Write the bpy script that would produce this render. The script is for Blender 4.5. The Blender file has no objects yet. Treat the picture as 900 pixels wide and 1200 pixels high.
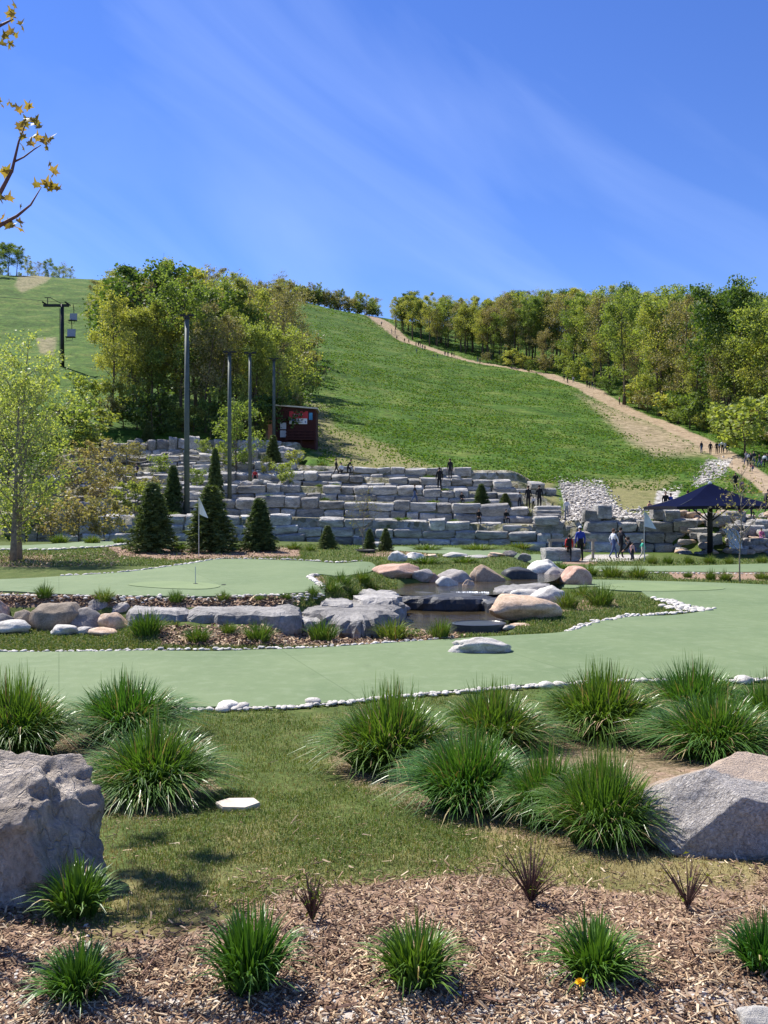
import bpy, bmesh, math, random
import numpy as np
from mathutils import Vector, Matrix

# ------------------------------------------------------------------ camera, sky, sun, exposure
SC = bpy.context.scene
COL = SC.collection
F, CZ = 980.0, 2.5            # focal length in photo pixels (900x1200), camera height over the putting green
cam = bpy.data.cameras.new('camera'); camo = bpy.data.objects.new('camera', cam); COL.objects.link(camo)
cam.sensor_fit = 'VERTICAL'; cam.sensor_height = 36; cam.sensor_width = 27; cam.lens = 36*F/1200
cam.clip_start = 0.05; cam.clip_end = 6000
camo.location = (0, 0, CZ); camo.rotation_euler = (math.radians(90), 0, 0)
SC.camera = camo

SUN_EL, SUN_AZ = math.radians(53), math.radians(-45)     # azimuth from +Y (away from the camera), minus = left
SUN = Vector((math.sin(SUN_AZ)*math.cos(SUN_EL), math.cos(SUN_AZ)*math.cos(SUN_EL), math.sin(SUN_EL)))
W = bpy.data.worlds.new('World'); SC.world = W; W.use_nodes = True
nt = W.node_tree; nt.nodes.clear()
sky = nt.nodes.new('ShaderNodeTexSky'); sky.sky_type = 'NISHITA'; sky.sun_disc = False
sky.sun_elevation = SUN_EL; sky.sun_rotation = SUN_AZ
sky.altitude = 300; sky.air_density = 1.0; sky.dust_density = 0.0; sky.ozone_density = 6.0
tc = nt.nodes.new('ShaderNodeTexCoord')
mp = nt.nodes.new('ShaderNodeMapping'); mp.vector_type = 'TEXTURE'; mp.inputs['Rotation'].default_value = (0.0, math.radians(36), 0.0); mp.inputs['Location'].default_value = (1.7, 0.0, 0.0); mp.inputs['Scale'].default_value = (0.75, 0.5, 0.17)
n1 = nt.nodes.new('ShaderNodeTexNoise'); n1.inputs['Scale'].default_value = 1.3; n1.inputs['Detail'].default_value = 7; n1.inputs['Roughness'].default_value = 0.48; n1.inputs['Distortion'].default_value = 0.9
r1 = nt.nodes.new('ShaderNodeValToRGB'); r1.color_ramp.elements[0].position = 0.46; r1.color_ramp.elements[1].position = 0.85
r1.color_ramp.elements[1].color = (0.15, 0.15, 0.15, 1)
hs = nt.nodes.new('ShaderNodeHueSaturation'); hs.inputs['Saturation'].default_value = 1.16; hs.inputs['Value'].default_value = 1.0; hs.inputs['Hue'].default_value = 0.517
mx = nt.nodes.new('ShaderNodeMixRGB'); mx.inputs[2].default_value = (6.0, 7.2, 10.0, 1)
bg = nt.nodes.new('ShaderNodeBackground'); bg.inputs['Strength'].default_value = 0.097
wo = nt.nodes.new('ShaderNodeOutputWorld')
L = nt.links.new
L(tc.outputs['Generated'], mp.inputs['Vector']); L(mp.outputs['Vector'], n1.inputs['Vector']); L(n1.outputs['Fac'], r1.inputs['Fac'])
L(sky.outputs['Color'], hs.inputs['Color']); L(hs.outputs['Color'], mx.inputs[1]); L(r1.outputs['Color'], mx.inputs[0])
L(mx.outputs['Color'], bg.inputs['Color']); L(bg.outputs['Background'], wo.inputs['Surface'])
sl = bpy.data.lights.new('sun', 'SUN'); so = bpy.data.objects.new('sun', sl); COL.objects.link(so)
sl.energy = 5.0; sl.angle = math.radians(0.53); sl.color = (1.0, 0.95, 0.86)
so.rotation_euler = SUN.to_track_quat('Z', 'Y').to_euler(); so.location = SUN*60

SC.view_settings.view_transform = 'Standard'; SC.view_settings.look = 'None'
SC.view_settings.exposure = 0.9; SC.view_settings.gamma = 1.0; SC.view_settings.use_curve_mapping = False
SC.cycles.use_denoising = True
SC.cycles.max_bounces = 6; SC.cycles.transparent_max_bounces = 6; SC.cycles.diffuse_bounces = 3
SC.cycles.glossy_bounces = 3; SC.cycles.transmission_bounces = 3; SC.cycles.caustics_reflective = False; SC.cycles.caustics_refractive = False

# ------------------------------------------------------------------ helpers
rng = np.random.default_rng(7)
R = random.Random(11)

def mesh_np(name, V, quads=None, tris=None, mats=(), midx=None, smooth=False):
    me = bpy.data.meshes.new(name)
    V = np.asarray(V, np.float32).reshape(-1, 3)
    q = np.asarray(quads if quads is not None else [], np.int32).reshape(-1, 4)
    t = np.asarray(tris if tris is not None else [], np.int32).reshape(-1, 3)
    lp = np.concatenate([q.ravel(), t.ravel()]).astype(np.int32)
    st = np.concatenate([np.arange(len(q))*4, len(q)*4 + np.arange(len(t))*3]).astype(np.int32)
    me.vertices.add(len(V)); me.vertices.foreach_set('co', V.ravel())
    me.loops.add(len(lp)); me.loops.foreach_set('vertex_index', lp)
    me.polygons.add(len(st)); me.polygons.foreach_set('loop_start', st)
    for m in mats: me.materials.append(m)
    if midx is not None: me.polygons.foreach_set('material_index', np.asarray(midx, np.int32))
    me.polygons.foreach_set('use_smooth', np.full(len(st), bool(smooth)))
    me.update(calc_edges=True)
    return me

def obj(name, me, parent=None, loc=(0, 0, 0), rot=(0, 0, 0), scale=(1, 1, 1), label=None, cat=None, group=None, kind=None):
    o = bpy.data.objects.new(name, me); COL.objects.link(o)
    o.location = loc; o.rotation_euler = rot
    o.scale = scale if hasattr(scale, '__len__') else (scale,)*3
    if parent: o.parent = parent
    if label: o['label'] = label
    if cat: o['category'] = cat
    if group: o['group'] = group
    if kind: o['kind'] = kind
    return o

def thing(name, label, cat, loc=(0, 0, 0), rz=0.0, scale=1.0, group=None):
    return obj(name, None, None, loc, (0, 0, rz), scale, label, cat, group)

def copy_tree(src, loc, rz=0.0, scale=1.0, label=None, group=None):
    def cp(o, par):
        c = o.copy(); COL.objects.link(c); c.parent = par
        for ch in o.children: cp(ch, c)
        return c
    r = cp(src, None)
    r.location = loc; r.rotation_euler = (0, 0, rz); r.scale = scale if hasattr(scale, '__len__') else (scale,)*3
    if label: r['label'] = label
    if group: r['group'] = group
    return r

class MB:
    "collects shapes into one mesh"
    def __init__(s): s.V = []; s.Q = []; s.T = []; s.qm = []; s.tm = []; s.n = 0
    def add(s, V, quads=(), tris=(), m=0):
        V = np.asarray(V, float).reshape(-1, 3); s.V.append(V)
        q = np.asarray(quads, int).reshape(-1, 4); t = np.asarray(tris, int).reshape(-1, 3)
        s.Q.append(q + s.n); s.T.append(t + s.n); s.qm += [m]*len(q); s.tm += [m]*len(t); s.n += len(V); return s
    def box(s, c, d, m=0, rz=0.0, rx=0.0, ry=0.0, taper=1.0):
        x, y, z = np.array(d)/2
        V = np.array([[-x, -y, -z], [x, -y, -z], [x, y, -z], [-x, y, -z], [-x*taper, -y*taper, z], [x*taper, -y*taper, z], [x*taper, y*taper, z], [-x*taper, y*taper, z]])
        M = np.array((Matrix.Rotation(rz, 3, 'Z') @ Matrix.Rotation(ry, 3, 'Y') @ Matrix.Rotation(rx, 3, 'X')))
        V = V @ M.T + np.array(c)
        return s.add(V, [[0, 3, 2, 1], [4, 5, 6, 7], [0, 1, 5, 4], [1, 2, 6, 5], [2, 3, 7, 6], [3, 0, 4, 7]], m=m)
    def tube(s, pts, rad, sides=6, m=0, cap=True):
        P = np.asarray(pts, float); n = len(P); rad = np.full(n, rad) if np.isscalar(rad) else np.asarray(rad, float)
        D = np.gradient(P, axis=0); D /= np.linalg.norm(D, axis=1)[:, None] + 1e-9
        up = np.where(np.abs(D[:, 2:3]) > 0.9, [[1., 0, 0]], [[0, 0, 1.]])
        A = np.cross(D, up); A /= np.linalg.norm(A, axis=1)[:, None] + 1e-9
        for i in range(1, n):
            if np.dot(A[i], A[i-1]) < 0: A[i] *= -1
        B = np.cross(D, A)
        th = np.linspace(0, 2*np.pi, sides, endpoint=False)
        V = P[:, None] + rad[:, None, None]*(np.cos(th)[None, :, None]*A[:, None] + np.sin(th)[None, :, None]*B[:, None])
        V = V.reshape(-1, 3); Q = []
        for i in range(n-1):
            for k in range(sides):
                a = i*sides + k; b = i*sides + (k+1) % sides
                Q.append([a, b, b+sides, a+sides])
        T = []
        if cap:
            V = np.vstack([V, P[0], P[-1]]); c0 = n*sides; c1 = c0+1
            for k in range(sides):
                T.append([c0, (k+1) % sides, k]); T.append([c1, (n-1)*sides+k, (n-1)*sides+(k+1) % sides])
        return s.add(V, Q, T, m)
    def mesh(s, name, mats, smooth=False):
        if not isinstance(mats, (list, tuple)): mats = [mats]
        return mesh_np(name, np.vstack(s.V), np.vstack(s.Q), np.vstack(s.T), mats, s.qm + s.tm, smooth)

def _hash(i, j, k, seed):
    h = (i*374761393 + j*668265263 + k*2147483647 + seed*1274126177) & 0xFFFFFFFF
    h = ((h ^ (h >> 13))*1274126177) & 0xFFFFFFFF
    return ((h ^ (h >> 16)) & 0xFFFF)/65535.0
def vnoise(P, seed=0):
    P = np.asarray(P, float); I = np.floor(P).astype(np.int64); f = P - I; f = f*f*(3-2*f); r = 0
    for a in (0, 1):
        for b in (0, 1):
            for c in (0, 1):
                w = (f[:, 0] if a else 1-f[:, 0])*(f[:, 1] if b else 1-f[:, 1])*(f[:, 2] if c else 1-f[:, 2])
                r = r + w*_hash(I[:, 0]+a, I[:, 1]+b, I[:, 2]+c, seed)
    return r*2-1
def fbm(P, seed=0, oct=4, lac=2.1, gain=0.5):
    P = np.asarray(P, float); r = 0; a = 1.0
    for o in range(oct): r = r + a*vnoise(P, seed+o*17); P = P*lac; a *= gain
    return r
def fbm2(X, Y, sc, seed=0, oct=3):
    X, Y = np.broadcast_arrays(X, Y)
    return fbm(np.stack([X.ravel()*sc, Y.ravel()*sc, np.zeros(X.size)+seed*3.7], 1), seed, oct).reshape(X.shape)
def sstep(a, b, x): t = np.clip((np.asarray(x, float)-a)/(b-a), 0, 1); return t*t*(3-2*t)
def ordinal(n): return '%d%s' % (n, 'th' if 10 <= n % 100 <= 20 else {1: 'st', 2: 'nd', 3: 'rd'}.get(n % 10, 'th'))

# ------------------------------------------------------------------ materials
def N(nt, typ, **kw):
    n = nt.nodes.new(typ)
    for k, v in kw.items():
        if hasattr(n, k): setattr(n, k, v)
        else: n.inputs[k].default_value = v
    return n
def newmat(name):
    m = bpy.data.materials.new(name); m.use_nodes = True; nt = m.node_tree
    b = nt.nodes['Principled BSDF']; b.inputs['Specular IOR Level'].default_value = 0.3
    return m, nt, b, nt.links.new
def rgba(c): return (c[0], c[1], c[2], 1)
def ramp(nt, stops, interp='LINEAR'):
    r = nt.nodes.new('ShaderNodeValToRGB'); cr = r.color_ramp; cr.interpolation = interp
    while len(cr.elements) < len(stops): cr.elements.new(0.5)
    for e, (p, c) in zip(cr.elements, stops): e.position = p; e.color = rgba(c) if hasattr(c, '__len__') else (c, c, c, 1)
    return r
def mix(nt, a, b, fac, mode='MIX'):
    m = nt.nodes.new('ShaderNodeMixRGB'); m.blend_type = mode
    for i, v in ((0, fac), (1, a), (2, b)):
        if isinstance(v, bpy.types.NodeSocket): nt.links.new(v, m.inputs[i])
        else: m.inputs[i].default_value = rgba(v) if hasattr(v, '__len__') else v
    return m.outputs[0]
def math_n(nt, op, a, b=0.0, clamp=False):
    m = nt.nodes.new('ShaderNodeMath'); m.operation = op; m.use_clamp = clamp
    for i, v in ((0, a), (1, b)):
        if isinstance(v, bpy.types.NodeSocket): nt.links.new(v, m.inputs[i])
        else: m.inputs[i].default_value = v
    return m.outputs[0]
def noise_n(nt, vec, scale, detail=4, rough=0.55, dist=0.0):
    n = nt.nodes.new('ShaderNodeTexNoise'); n.inputs['Scale'].default_value = scale; n.inputs['Detail'].default_value = detail
    n.inputs['Roughness'].default_value = rough; n.inputs['Distortion'].default_value = dist
    if vec is not None: nt.links.new(vec, n.inputs['Vector'])
    return n.outputs['Fac']
def bump_n(nt, h, strength, dist, b):
    n = nt.nodes.new('ShaderNodeBump'); n.inputs['Strength'].default_value = strength; n.inputs['Distance'].default_value = dist
    nt.links.new(h, n.inputs['Height']); nt.links.new(n.outputs['Normal'], b.inputs['Normal']); return n

def flat_mat(name, c, rough=0.7, var=0.12, scale=6.0, metal=0.0):
    m, nt, b, L = newmat(name); tc = N(nt, 'ShaderNodeTexCoord')
    n = noise_n(nt, tc.outputs['Object'], scale)
    r = ramp(nt, [(0.3, tuple(x*(1-var) for x in c)), (0.7, tuple(min(1, x*(1+var)) for x in c))]); L(n, r.inputs['Fac'])
    L(r.outputs['Color'], b.inputs['Base Color']); b.inputs['Roughness'].default_value = rough; b.inputs['Metallic'].default_value = metal
    return m

def leaf_mat(name, cols, trans=0.35, rough=0.55, objvar=0.25, spec=0.25):
    "foliage: colour varies leaf by leaf and plant by plant, light passes through"
    m, nt, b, L = newmat(name)
    g = N(nt, 'ShaderNodeNewGeometry'); oi = N(nt, 'ShaderNodeObjectInfo')
    r = ramp(nt, [(i/max(1, len(cols)-1), c) for i, c in enumerate(cols)]); L(g.outputs['Random Per Island'], r.inputs['Fac'])
    hsv = N(nt, 'ShaderNodeHueSaturation')
    L(math_n(nt, 'ADD', math_n(nt, 'MULTIPLY', oi.outputs['Random'], 2*objvar), 1-objvar), hsv.inputs['Value'])
    L(math_n(nt, 'ADD', math_n(nt, 'MULTIPLY', oi.outputs['Random'], -0.04), 0.52), hsv.inputs['Hue'])
    L(r.outputs['Color'], hsv.inputs['Color'])
    L(hsv.outputs['Color'], b.inputs['Base Color']); b.inputs['Roughness'].default_value = rough; b.inputs['Specular IOR Level'].default_value = spec
    t = N(nt, 'ShaderNodeBsdfTranslucent'); L(mix(nt, hsv.outputs['Color'], (1.0, 1.0, 0.35), 1.0, 'MULTIPLY'), t.inputs['Color'])
    ms = N(nt, 'ShaderNodeMixShader'); ms.inputs[0].default_value = trans
    out = nt.nodes['Material Output']; L(b.outputs[0], ms.inputs[1]); L(t.outputs[0], ms.inputs[2]); L(ms.outputs[0], out.inputs['Surface'])
    return m

def rock_mat(name, c1, c2, c3, scale=3.0, bump=0.5, bdist=0.05, rough=0.85, stain=None, val=(0.8, 1.3)):
    m, nt, b, L = newmat(name); tc = N(nt, 'ShaderNodeTexCoord'); oi = N(nt, 'ShaderNodeObjectInfo')
    off = N(nt, 'ShaderNodeVectorMath', operation='ADD'); L(tc.outputs['Object'], off.inputs[0])
    sc = N(nt, 'ShaderNodeVectorMath', operation='SCALE'); L(oi.outputs['Random'], sc.inputs['Scale']); sc.inputs[0].default_value = (37, 53, 71)
    L(sc.outputs[0], off.inputs[1]); v = off.outputs[0]
    n = noise_n(nt, v, scale, 6, 0.62, 0.6); r = ramp(nt, [(0.28, c1), (0.5, c2), (0.72, c3)]); L(n, r.inputs['Fac'])
    n2 = noise_n(nt, v, scale*9, 5, 0.7); col = mix(nt, r.outputs['Color'], ramp_out(nt, n2, [(0.3, 0.45), (0.62, 1.15)]), 0.75, 'MULTIPLY')
    if stain:
        n3 = noise_n(nt, v, scale*0.8, 4, 0.6); col = mix(nt, col, stain, ramp_out(nt, n3, [(0.5, 0.0), (0.66, 0.75)]))
    hsv = N(nt, 'ShaderNodeHueSaturation'); L(col, hsv.inputs['Color'])
    L(math_n(nt, 'ADD', math_n(nt, 'MULTIPLY', oi.outputs['Random'], val[1]-val[0]), val[0]), hsv.inputs['Value'])
    L(hsv.outputs['Color'], b.inputs['Base Color']); b.inputs['Roughness'].default_value = rough
    vr = N(nt, 'ShaderNodeTexVoronoi', feature='DISTANCE_TO_EDGE'); vr.inputs['Scale'].default_value = scale*0.8; dv = N(nt, 'ShaderNodeVectorMath', operation='ADD'); L(v, dv.inputs[0]); nv = N(nt, 'ShaderNodeTexNoise'); nv.inputs['Scale'].default_value = scale*1.6; L(v, nv.inputs['Vector']); L(nv.outputs['Color'], dv.inputs[1]); L(dv.outputs[0], vr.inputs['Vector'])
    crack = ramp_out(nt, vr.outputs['Distance'], [(0.0, 0.0), (0.035, 1.0)])
    h = math_n(nt, 'ADD', math_n(nt, 'ADD', n, math_n(nt, 'MULTIPLY', n2, 0.4)), math_n(nt, 'MULTIPLY', crack, 0.15)); bump_n(nt, h, bump, bdist, b)
    return m
def ramp_out(nt, s, stops):
    r = ramp(nt, stops); nt.links.new(s, r.inputs['Fac']); return r.outputs['Color']
# ------------------------------------------------------------------ the lie of the land
def X_of(px, Y): return (px-450)/F*Y
def Z_of(py, Y): return CZ-(py-600)/F*Y
HILL = [(700, 606, 57), (760, 604, 56), (850, 602, 57), (900, 592, 62), (1000, 600, 60), (1150, 590, 66), (650, 592, 63), (700, 565, 80), (600, 545, 82), (830, 547, 100),
        (853, 530, 111), (900, 548, 98), (980, 545, 100), (1150, 530, 110), (820, 513, 125), (760, 490, 155), (690, 455, 205), (640, 440, 232), (540, 421, 262), (470, 398, 300), (432, 370, 352),
        (550, 500, 120), (500, 460, 170), (560, 456, 190), (450, 420, 230), (400, 388, 290), (345, 352, 348), (300, 345, 350), (450, 546, 75), (390, 530, 88), (372, 482, 120), (362, 420, 180),
        (300, 508, 88), (225, 508, 84), (150, 503, 84), (75, 430, 140), (0, 505, 76), (-120, 505, 76), (200, 430, 160), (200, 380, 230), (40, 400, 190), (40, 324, 338), (0, 322, 335), (85, 330, 350), (-120, 330, 330), (-100, 400, 190), (200, 335, 345),
        (900, 480, 180), (1000, 480, 180), (800, 425, 262), (900, 405, 290), (1100, 405, 290), (620, 396, 330), (500, 380, 350), (700, 390, 340)]
hp_ = np.array([(X_of(a, c), c, Z_of(b, c)) for a, b, c in HILL])
far = np.array([(x, y, z) for y, z in ((430, 92), (600, 92), (1000, 80)) for x in (-700, -300, -80, 0, 80, 300, 700)])
hp_ = np.vstack([hp_, far])
def _fit(p):
    n = len(p); D = np.hypot(p[:, None, 0]-p[None, :, 0], p[:, None, 1]-p[None, :, 1])
    A = np.zeros((n+3, n+3)); A[:n, :n] = D + np.eye(n)*-0.5; A[:n, n] = 1; A[:n, n+1:] = p[:, :2]; A[n, :n] = 1; A[n+1:, :n] = p[:, :2].T
    b = np.zeros(n+3); b[:n] = p[:, 2]; return np.linalg.solve(A, b)
_hw = _fit(hp_)
def hill(X, Y):
    X = np.asarray(X, float); Y = np.asarray(Y, float); s = X.shape; x = X.ravel(); y = Y.ravel(); r = np.zeros(x.size)
    for k in range(0, x.size, 40000):
        D = np.hypot(x[k:k+40000, None]-hp_[None, :, 0], y[k:k+40000, None]-hp_[None, :, 1])
        r[k:k+40000] = D @ _hw[:-3] + _hw[-3] + _hw[-2]*x[k:k+40000] + _hw[-1]*y[k:k+40000]
    return r.reshape(s)

# stone terraces: (px, py of the wall's top, depth)
TIERS = [[(-40, 606, 50), (130, 603, 53), (330, 604, 54), (450, 608, 54), (560, 612, 54), (690, 614, 53)],
         [(-40, 588, 54), (130, 586, 57), (330, 583, 58), (450, 586, 58), (560, 590, 58), (628, 595, 57.5)],
         [(-40, 572, 58), (130, 571, 61), (330, 567, 62), (450, 570, 62), (605, 576, 62)],
         [(-40, 558, 62), (130, 557, 65), (330, 552, 66), (450, 558, 66), (655, 563, 67)],
         [(-40, 546, 66), (130, 546, 69), (330, 542, 70), (450, 547, 70.5), (540, 549, 71)],
         [(-40, 533, 70), (130, 533, 73), (230, 531, 74), (352, 527, 75.5)],
         [(-40, 517, 74), (130, 516, 77), (230, 513, 79), (332, 516, 81)]]
TX = []
for t in TIERS:
    a = np.array([(X_of(p, d), d, Z_of(q, d)) for p, q, d in t]); TX.append(a)
def tier_y(k, X): return np.interp(X, TX[k][:, 0], TX[k][:, 1])
def tier_z(k, X): return np.interp(X, TX[k][:, 0], TX[k][:, 2])

POND = [(466, 709, 0), (462, 722, 0), (478, 734, 0), (530, 742, 0), (592, 741, 0), (602, 728, 0), (580, 706, 0), (520, 702, 0)]
def _poly(pts, z): return np.array([(X_of(p, (CZ-z)*F/(q-600)), (CZ-z)*F/(q-600)) for p, q, *_ in pts])
POND_XY = _poly(POND, 0.0)
POOL_XY = _poly([(470, 696), (470, 684), (520, 680), (600, 679), (628, 671), (655, 671), (648, 680), (610, 686), (592, 690), (580, 696)], 0.3)
def sdist(X, Y, poly):
    "signed distance to a polygon, negative inside"
    X = np.asarray(X, float); Y = np.asarray(Y, float); d = np.full(X.shape, 1e9); ins = np.zeros(X.shape, bool); n = len(poly)
    for i in range(n):
        ax, ay = poly[i]; bx, by = poly[(i+1) % n]; ex, ey = bx-ax, by-ay; wx, wy = X-ax, Y-ay
        t = np.clip((wx*ex+wy*ey)/(ex*ex+ey*ey+1e-12), 0, 1); d = np.minimum(d, np.hypot(wx-t*ex, wy-t*ey))
        c = ((ay > Y) != (by > Y)); ins ^= c & (X < ex*(Y-ay)/np.where(abs(ey) < 1e-12, 1e-12, ey)+ax)
    return np.where(ins, -d, d)

def lowland(X, Y):
    z = np.interp(Y, [-30, 2.0, 2.8, 4.2, 6, 8, 9.4, 10.6], [0.98, 0.94, 0.90, 0.74, 0.47, 0.21, 0.08, 0.0])
    # raised left green held by the boulders and slabs
    xb = np.interp(Y, [16, 17.5, 19, 20.5, 22, 24, 27, 30, 40, 46, 54], [-2.0, -2.0, -1.4, -0.75, -0.5, -0.3, -0.1, 0, -1.5, -3.5, -6])
    wl = 1-sstep(-0.5, 0.5, X-xb)
    hpz = np.interp(Y, [14.6, 15.4, 16.7, 17.3, 18.1, 30, 37, 44, 54], [0, 0.10, 0.29, 0.32, 0.66, 0.74, 0.92, 0.92, 0.6])
    hp2 = np.interp(Y, [14.6, 15.4, 16.7, 17.3, 18.1, 18.2], [0, 0.02, 0.06, 0.12, 0.66, 0.66]); wq = (1-sstep(-5.6, -4.6, X))*(Y < 18.1); hpz = hpz*(1-wq)+hp2*wq
    wc = (sstep(22.5, 25, Y))*(1-sstep(-0.8, 0.8, X-np.interp(Y, [22, 28, 36, 44, 54], [2.6, 4.6, 6.2, 7.0, 9])))
    zc = np.interp(Y, [20, 24, 40, 54], [0, 0.42, 0.42, 0.35])
    z = z*(Y < 10.7) + (Y >= 10.7)*(zc*wc*(1-wl) + hpz*wl)
    # mound of the right-hand bed
    z = z + 0.16*np.exp(-(((X-3.4)/1.5)**2 + ((Y-20.3)/1.5)**2))
    k = (Y > 16) & (Y < 24) & (X > -1.5) & (X < 5)
    if k.any(): d = sdist(X[k], Y[k], POND_XY); z[k] = z[k]*(1-0.9*(1-sstep(0, 0.5, d))) - 0.35*(1-sstep(-0.5, 0.12, d))
    k = (Y > 22.5) & (Y < 33) & (X > -1) & (X < 9)
    if k.any(): d = sdist(X[k], Y[k], POOL_XY); z[k] = z[k] - 0.35*(1-sstep(-0.35, 0.12, d))
    return z

def gz(X, Y, detail=True):
    X, Y = np.broadcast_arrays(np.asarray(X, float), np.asarray(Y, float))
    sh = X.shape; X = X.ravel(); Y = Y.ravel()
    low = lowland(X, Y); z = low.copy(); m = Y > 48
    if m.any():
        x, y, l = X[m], Y[m], low[m]; H = hill(x, y); lev = l.copy(); wl = 1-sstep(-8.5, -6.5, x)
        for k in range(7):
            sm = 2.2*(1-sstep(-24.5, -21.5, x-0.12*(60-y)*0)); s = sstep(0, 1, (y-tier_y(k, x)-0.32+sm)/(0.30+2*sm)); top = tier_z(k, x)-0.10
            if k >= 5: s = s*wl
            lev = lev*(1-s)+top*s
        ye = 81.5*wl + 71.5*(1-wl); ye = np.where(x < -24, 79, ye)
        wh = sstep(0, 4.0, y-ye); lev = lev*(1-wh)+H*wh
        rs = np.interp(x, [12, 17.5, 19.5, 60], [52.9, 52.4, 49.6, 49.6]); re = np.interp(x, [12, 17.5, 19.5, 60], [53.3, 52.8, 54.4, 55])
        s = np.clip((y-rs)/(re-rs), 0, 1); s = s*s*(3-2*s); rt = l*(1-s)+H*s
        w = sstep(10.5, 14, x); z[m] = lev*(1-w)+rt*w
    if detail:
        a = np.where(Y < 10.3, 0.018, 0.0) + 0.35*sstep(85, 150, Y)
        if (a > 0).any():
            sc = np.where(Y < 20, 2.2, 0.10)
            z = z + a*fbm(np.stack([X*sc, Y*sc, X*0], 1), 5, 3)
    return z.reshape(sh)

_RS = np.concatenate([np.arange(1.6, 12, 0.03), np.geomspace(12, 420, 1500)])
def ray(px, py, ymin=0.0):
    "where the line of sight through a photo pixel meets the ground"
    x = X_of(px, _RS); z = Z_of(py, _RS); g = gz(x, _RS); hit = np.nonzero((z <= g) & (_RS > ymin))[0]
    if len(hit) == 0: Y = 400.0
    else:
        i = hit[0]; a = z[i-1]-g[i-1] if i else 1; b = z[i]-g[i]; t = a/(a-b) if i and a > 0 else 1.0
        Y = _RS[i-1]+(_RS[i]-_RS[i-1])*t if i else _RS[0]
    X = X_of(px, Y); return float(X), float(Y), float(gz(np.array([X]), np.array([Y]))[0])
def gz1(X, Y): return float(gz(np.array([X]), np.array([Y]))[0])

# ------------------------------------------------------------------ ground sheet
rows = np.concatenate([np.arange(-12, 2, 0.5), np.arange(2, 11, 0.045), np.arange(11, 30, 0.13), np.arange(30, 52, 0.3), np.arange(52, 84, 0.24), np.arange(84, 130, 0.9), np.arange(130, 380, 2.5), np.arange(380, 1500, 45)])
u = np.concatenate([np.linspace(-2.6, -0.62, 40, endpoint=False), np.linspace(-0.62, 0.62, 260, endpoint=False), np.linspace(0.62, 2.6, 41)])
UU, YY = np.meshgrid(u, rows); XX = UU*(np.abs(YY)*0.86+1.6); ZZ = gz(XX, YY)
TV = np.stack([XX, YY, ZZ], -1).reshape(-1, 3); nr, nc = XX.shape
ii = np.arange(nr*nc).reshape(nr, nc)
TQ = np.stack([ii[:-1, :-1], ii[:-1, 1:], ii[1:, 1:], ii[1:, :-1]], -1).reshape(-1, 4)
PX = np.where(TV[:, 1] > 1.5, 450+F*TV[:, 0]/np.maximum(TV[:, 1], 1.5), 450+F*TV[:, 0]/1.5)
PY = np.where(TV[:, 1] > 1.5, 600-F*(TV[:, 2]-CZ)/np.maximum(TV[:, 1], 1.5), 1500)
def pmask(polys, soft):
    r = np.zeros(len(PX))
    for p in polys: r = np.maximum(r, 1-sstep(-soft, soft, sdist(PX, PY, np.array(p, float))))
    return r
TRAIL = [(915, 590, 72, 3.2), (897, 577, 84, 3.2), (880, 558, 93, 3.6), (862, 540, 104, 4.0), (838, 527, 113, 4.2), (815, 514, 125, 4.2), (760, 489, 155, 5), (722, 474, 178, 5.5), (690, 457, 205, 7), (640, 440, 232, 6.5), (600, 432, 246, 5.0), (540, 422, 262, 4.5), (500, 407, 284, 6), (470, 396, 302, 7), (450, 381, 328, 8), (432, 370, 350, 7)]
TR = np.array([(X_of(a, c), c, w) for a, b, c, w in TRAIL])
def trail_mask(X, Y):
    r = np.zeros(X.shape)
    for i in range(len(TR)-1):
        ax, ay, aw = TR[i]; bx, by, bw = TR[i+1]; ex, ey = bx-ax, by-ay
        t = np.clip(((X-ax)*ex+(Y-ay)*ey)/(ex*ex+ey*ey), 0, 1); d = np.hypot(X-ax-t*ex, Y-ay-t*ey); w = (aw+(bw-aw)*t)*0.38
        r = np.maximum(r, 1-sstep(0.55, 1.5, d/w))
    return r
near = TV[:, 1] < 12; mid = (TV[:, 1] > 12) & (TV[:, 1] < 50); hl = TV[:, 1] > 50
mulch = np.zeros(len(TV)); gravel = np.zeros(len(TV)); dirt = np.zeros(len(TV)); dry = np.zeros(len(TV))
MULCH_EDGE = ([-600, 0, 60, 150, 230, 330, 430, 560, 660, 760, 900, 1500], [1040, 1052, 1078, 1090, 1082, 1040, 1030, 1018, 1030, 1040, 1018, 1010])
wob = 26*fbm2(TV[:, 0], TV[:, 1], 1.7, 3)
mulch[near] = sstep(-14, 14, (PY-np.interp(PX, *MULCH_EDGE)+wob))[near]
BEDS = [[(375, 880), (400, 915), (500, 960), (600, 985), (700, 1005), (780, 985), (1000, 930), (1000, 850), (640, 860), (400, 850)], [(80, 900), (100, 955), (200, 960), (262, 925), (230, 860), (100, 850), (40, 850), (-80, 890), (-60, 930), (40, 910)]]
mulch[near] = np.maximum(mulch, 0.55*pmask(BEDS, 14))[near]
gravel[near] = (sstep(1140, 1190, PY+wob*1.5)*0.5)[near]
gravel[near] = np.maximum(gravel, 0.5*pmask([[(70, 1195), (130, 1170), (360, 1145), (330, 1260), (0, 1260)], [(330, 1085), (390, 1082), (385, 1110), (340, 1110)], [(470, 1160), (540, 1150), (545, 1210), (450, 1210)], [(650, 1165), (760, 1150), (770, 1210), (640, 1210)]], 12))[near]
dry[near] = np.clip(sstep(950, 1060, PY)*0.5+0.35*fbm2(TV[:, 0], TV[:, 1], 0.9, 9)+0.15+0.55*pmask([[(240, 960), (350, 950), (330, 1000), (250, 1010)], [(560, 960), (900, 960), (900, 1030), (560, 1010)]], 25), 0, 1)[near]
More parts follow.
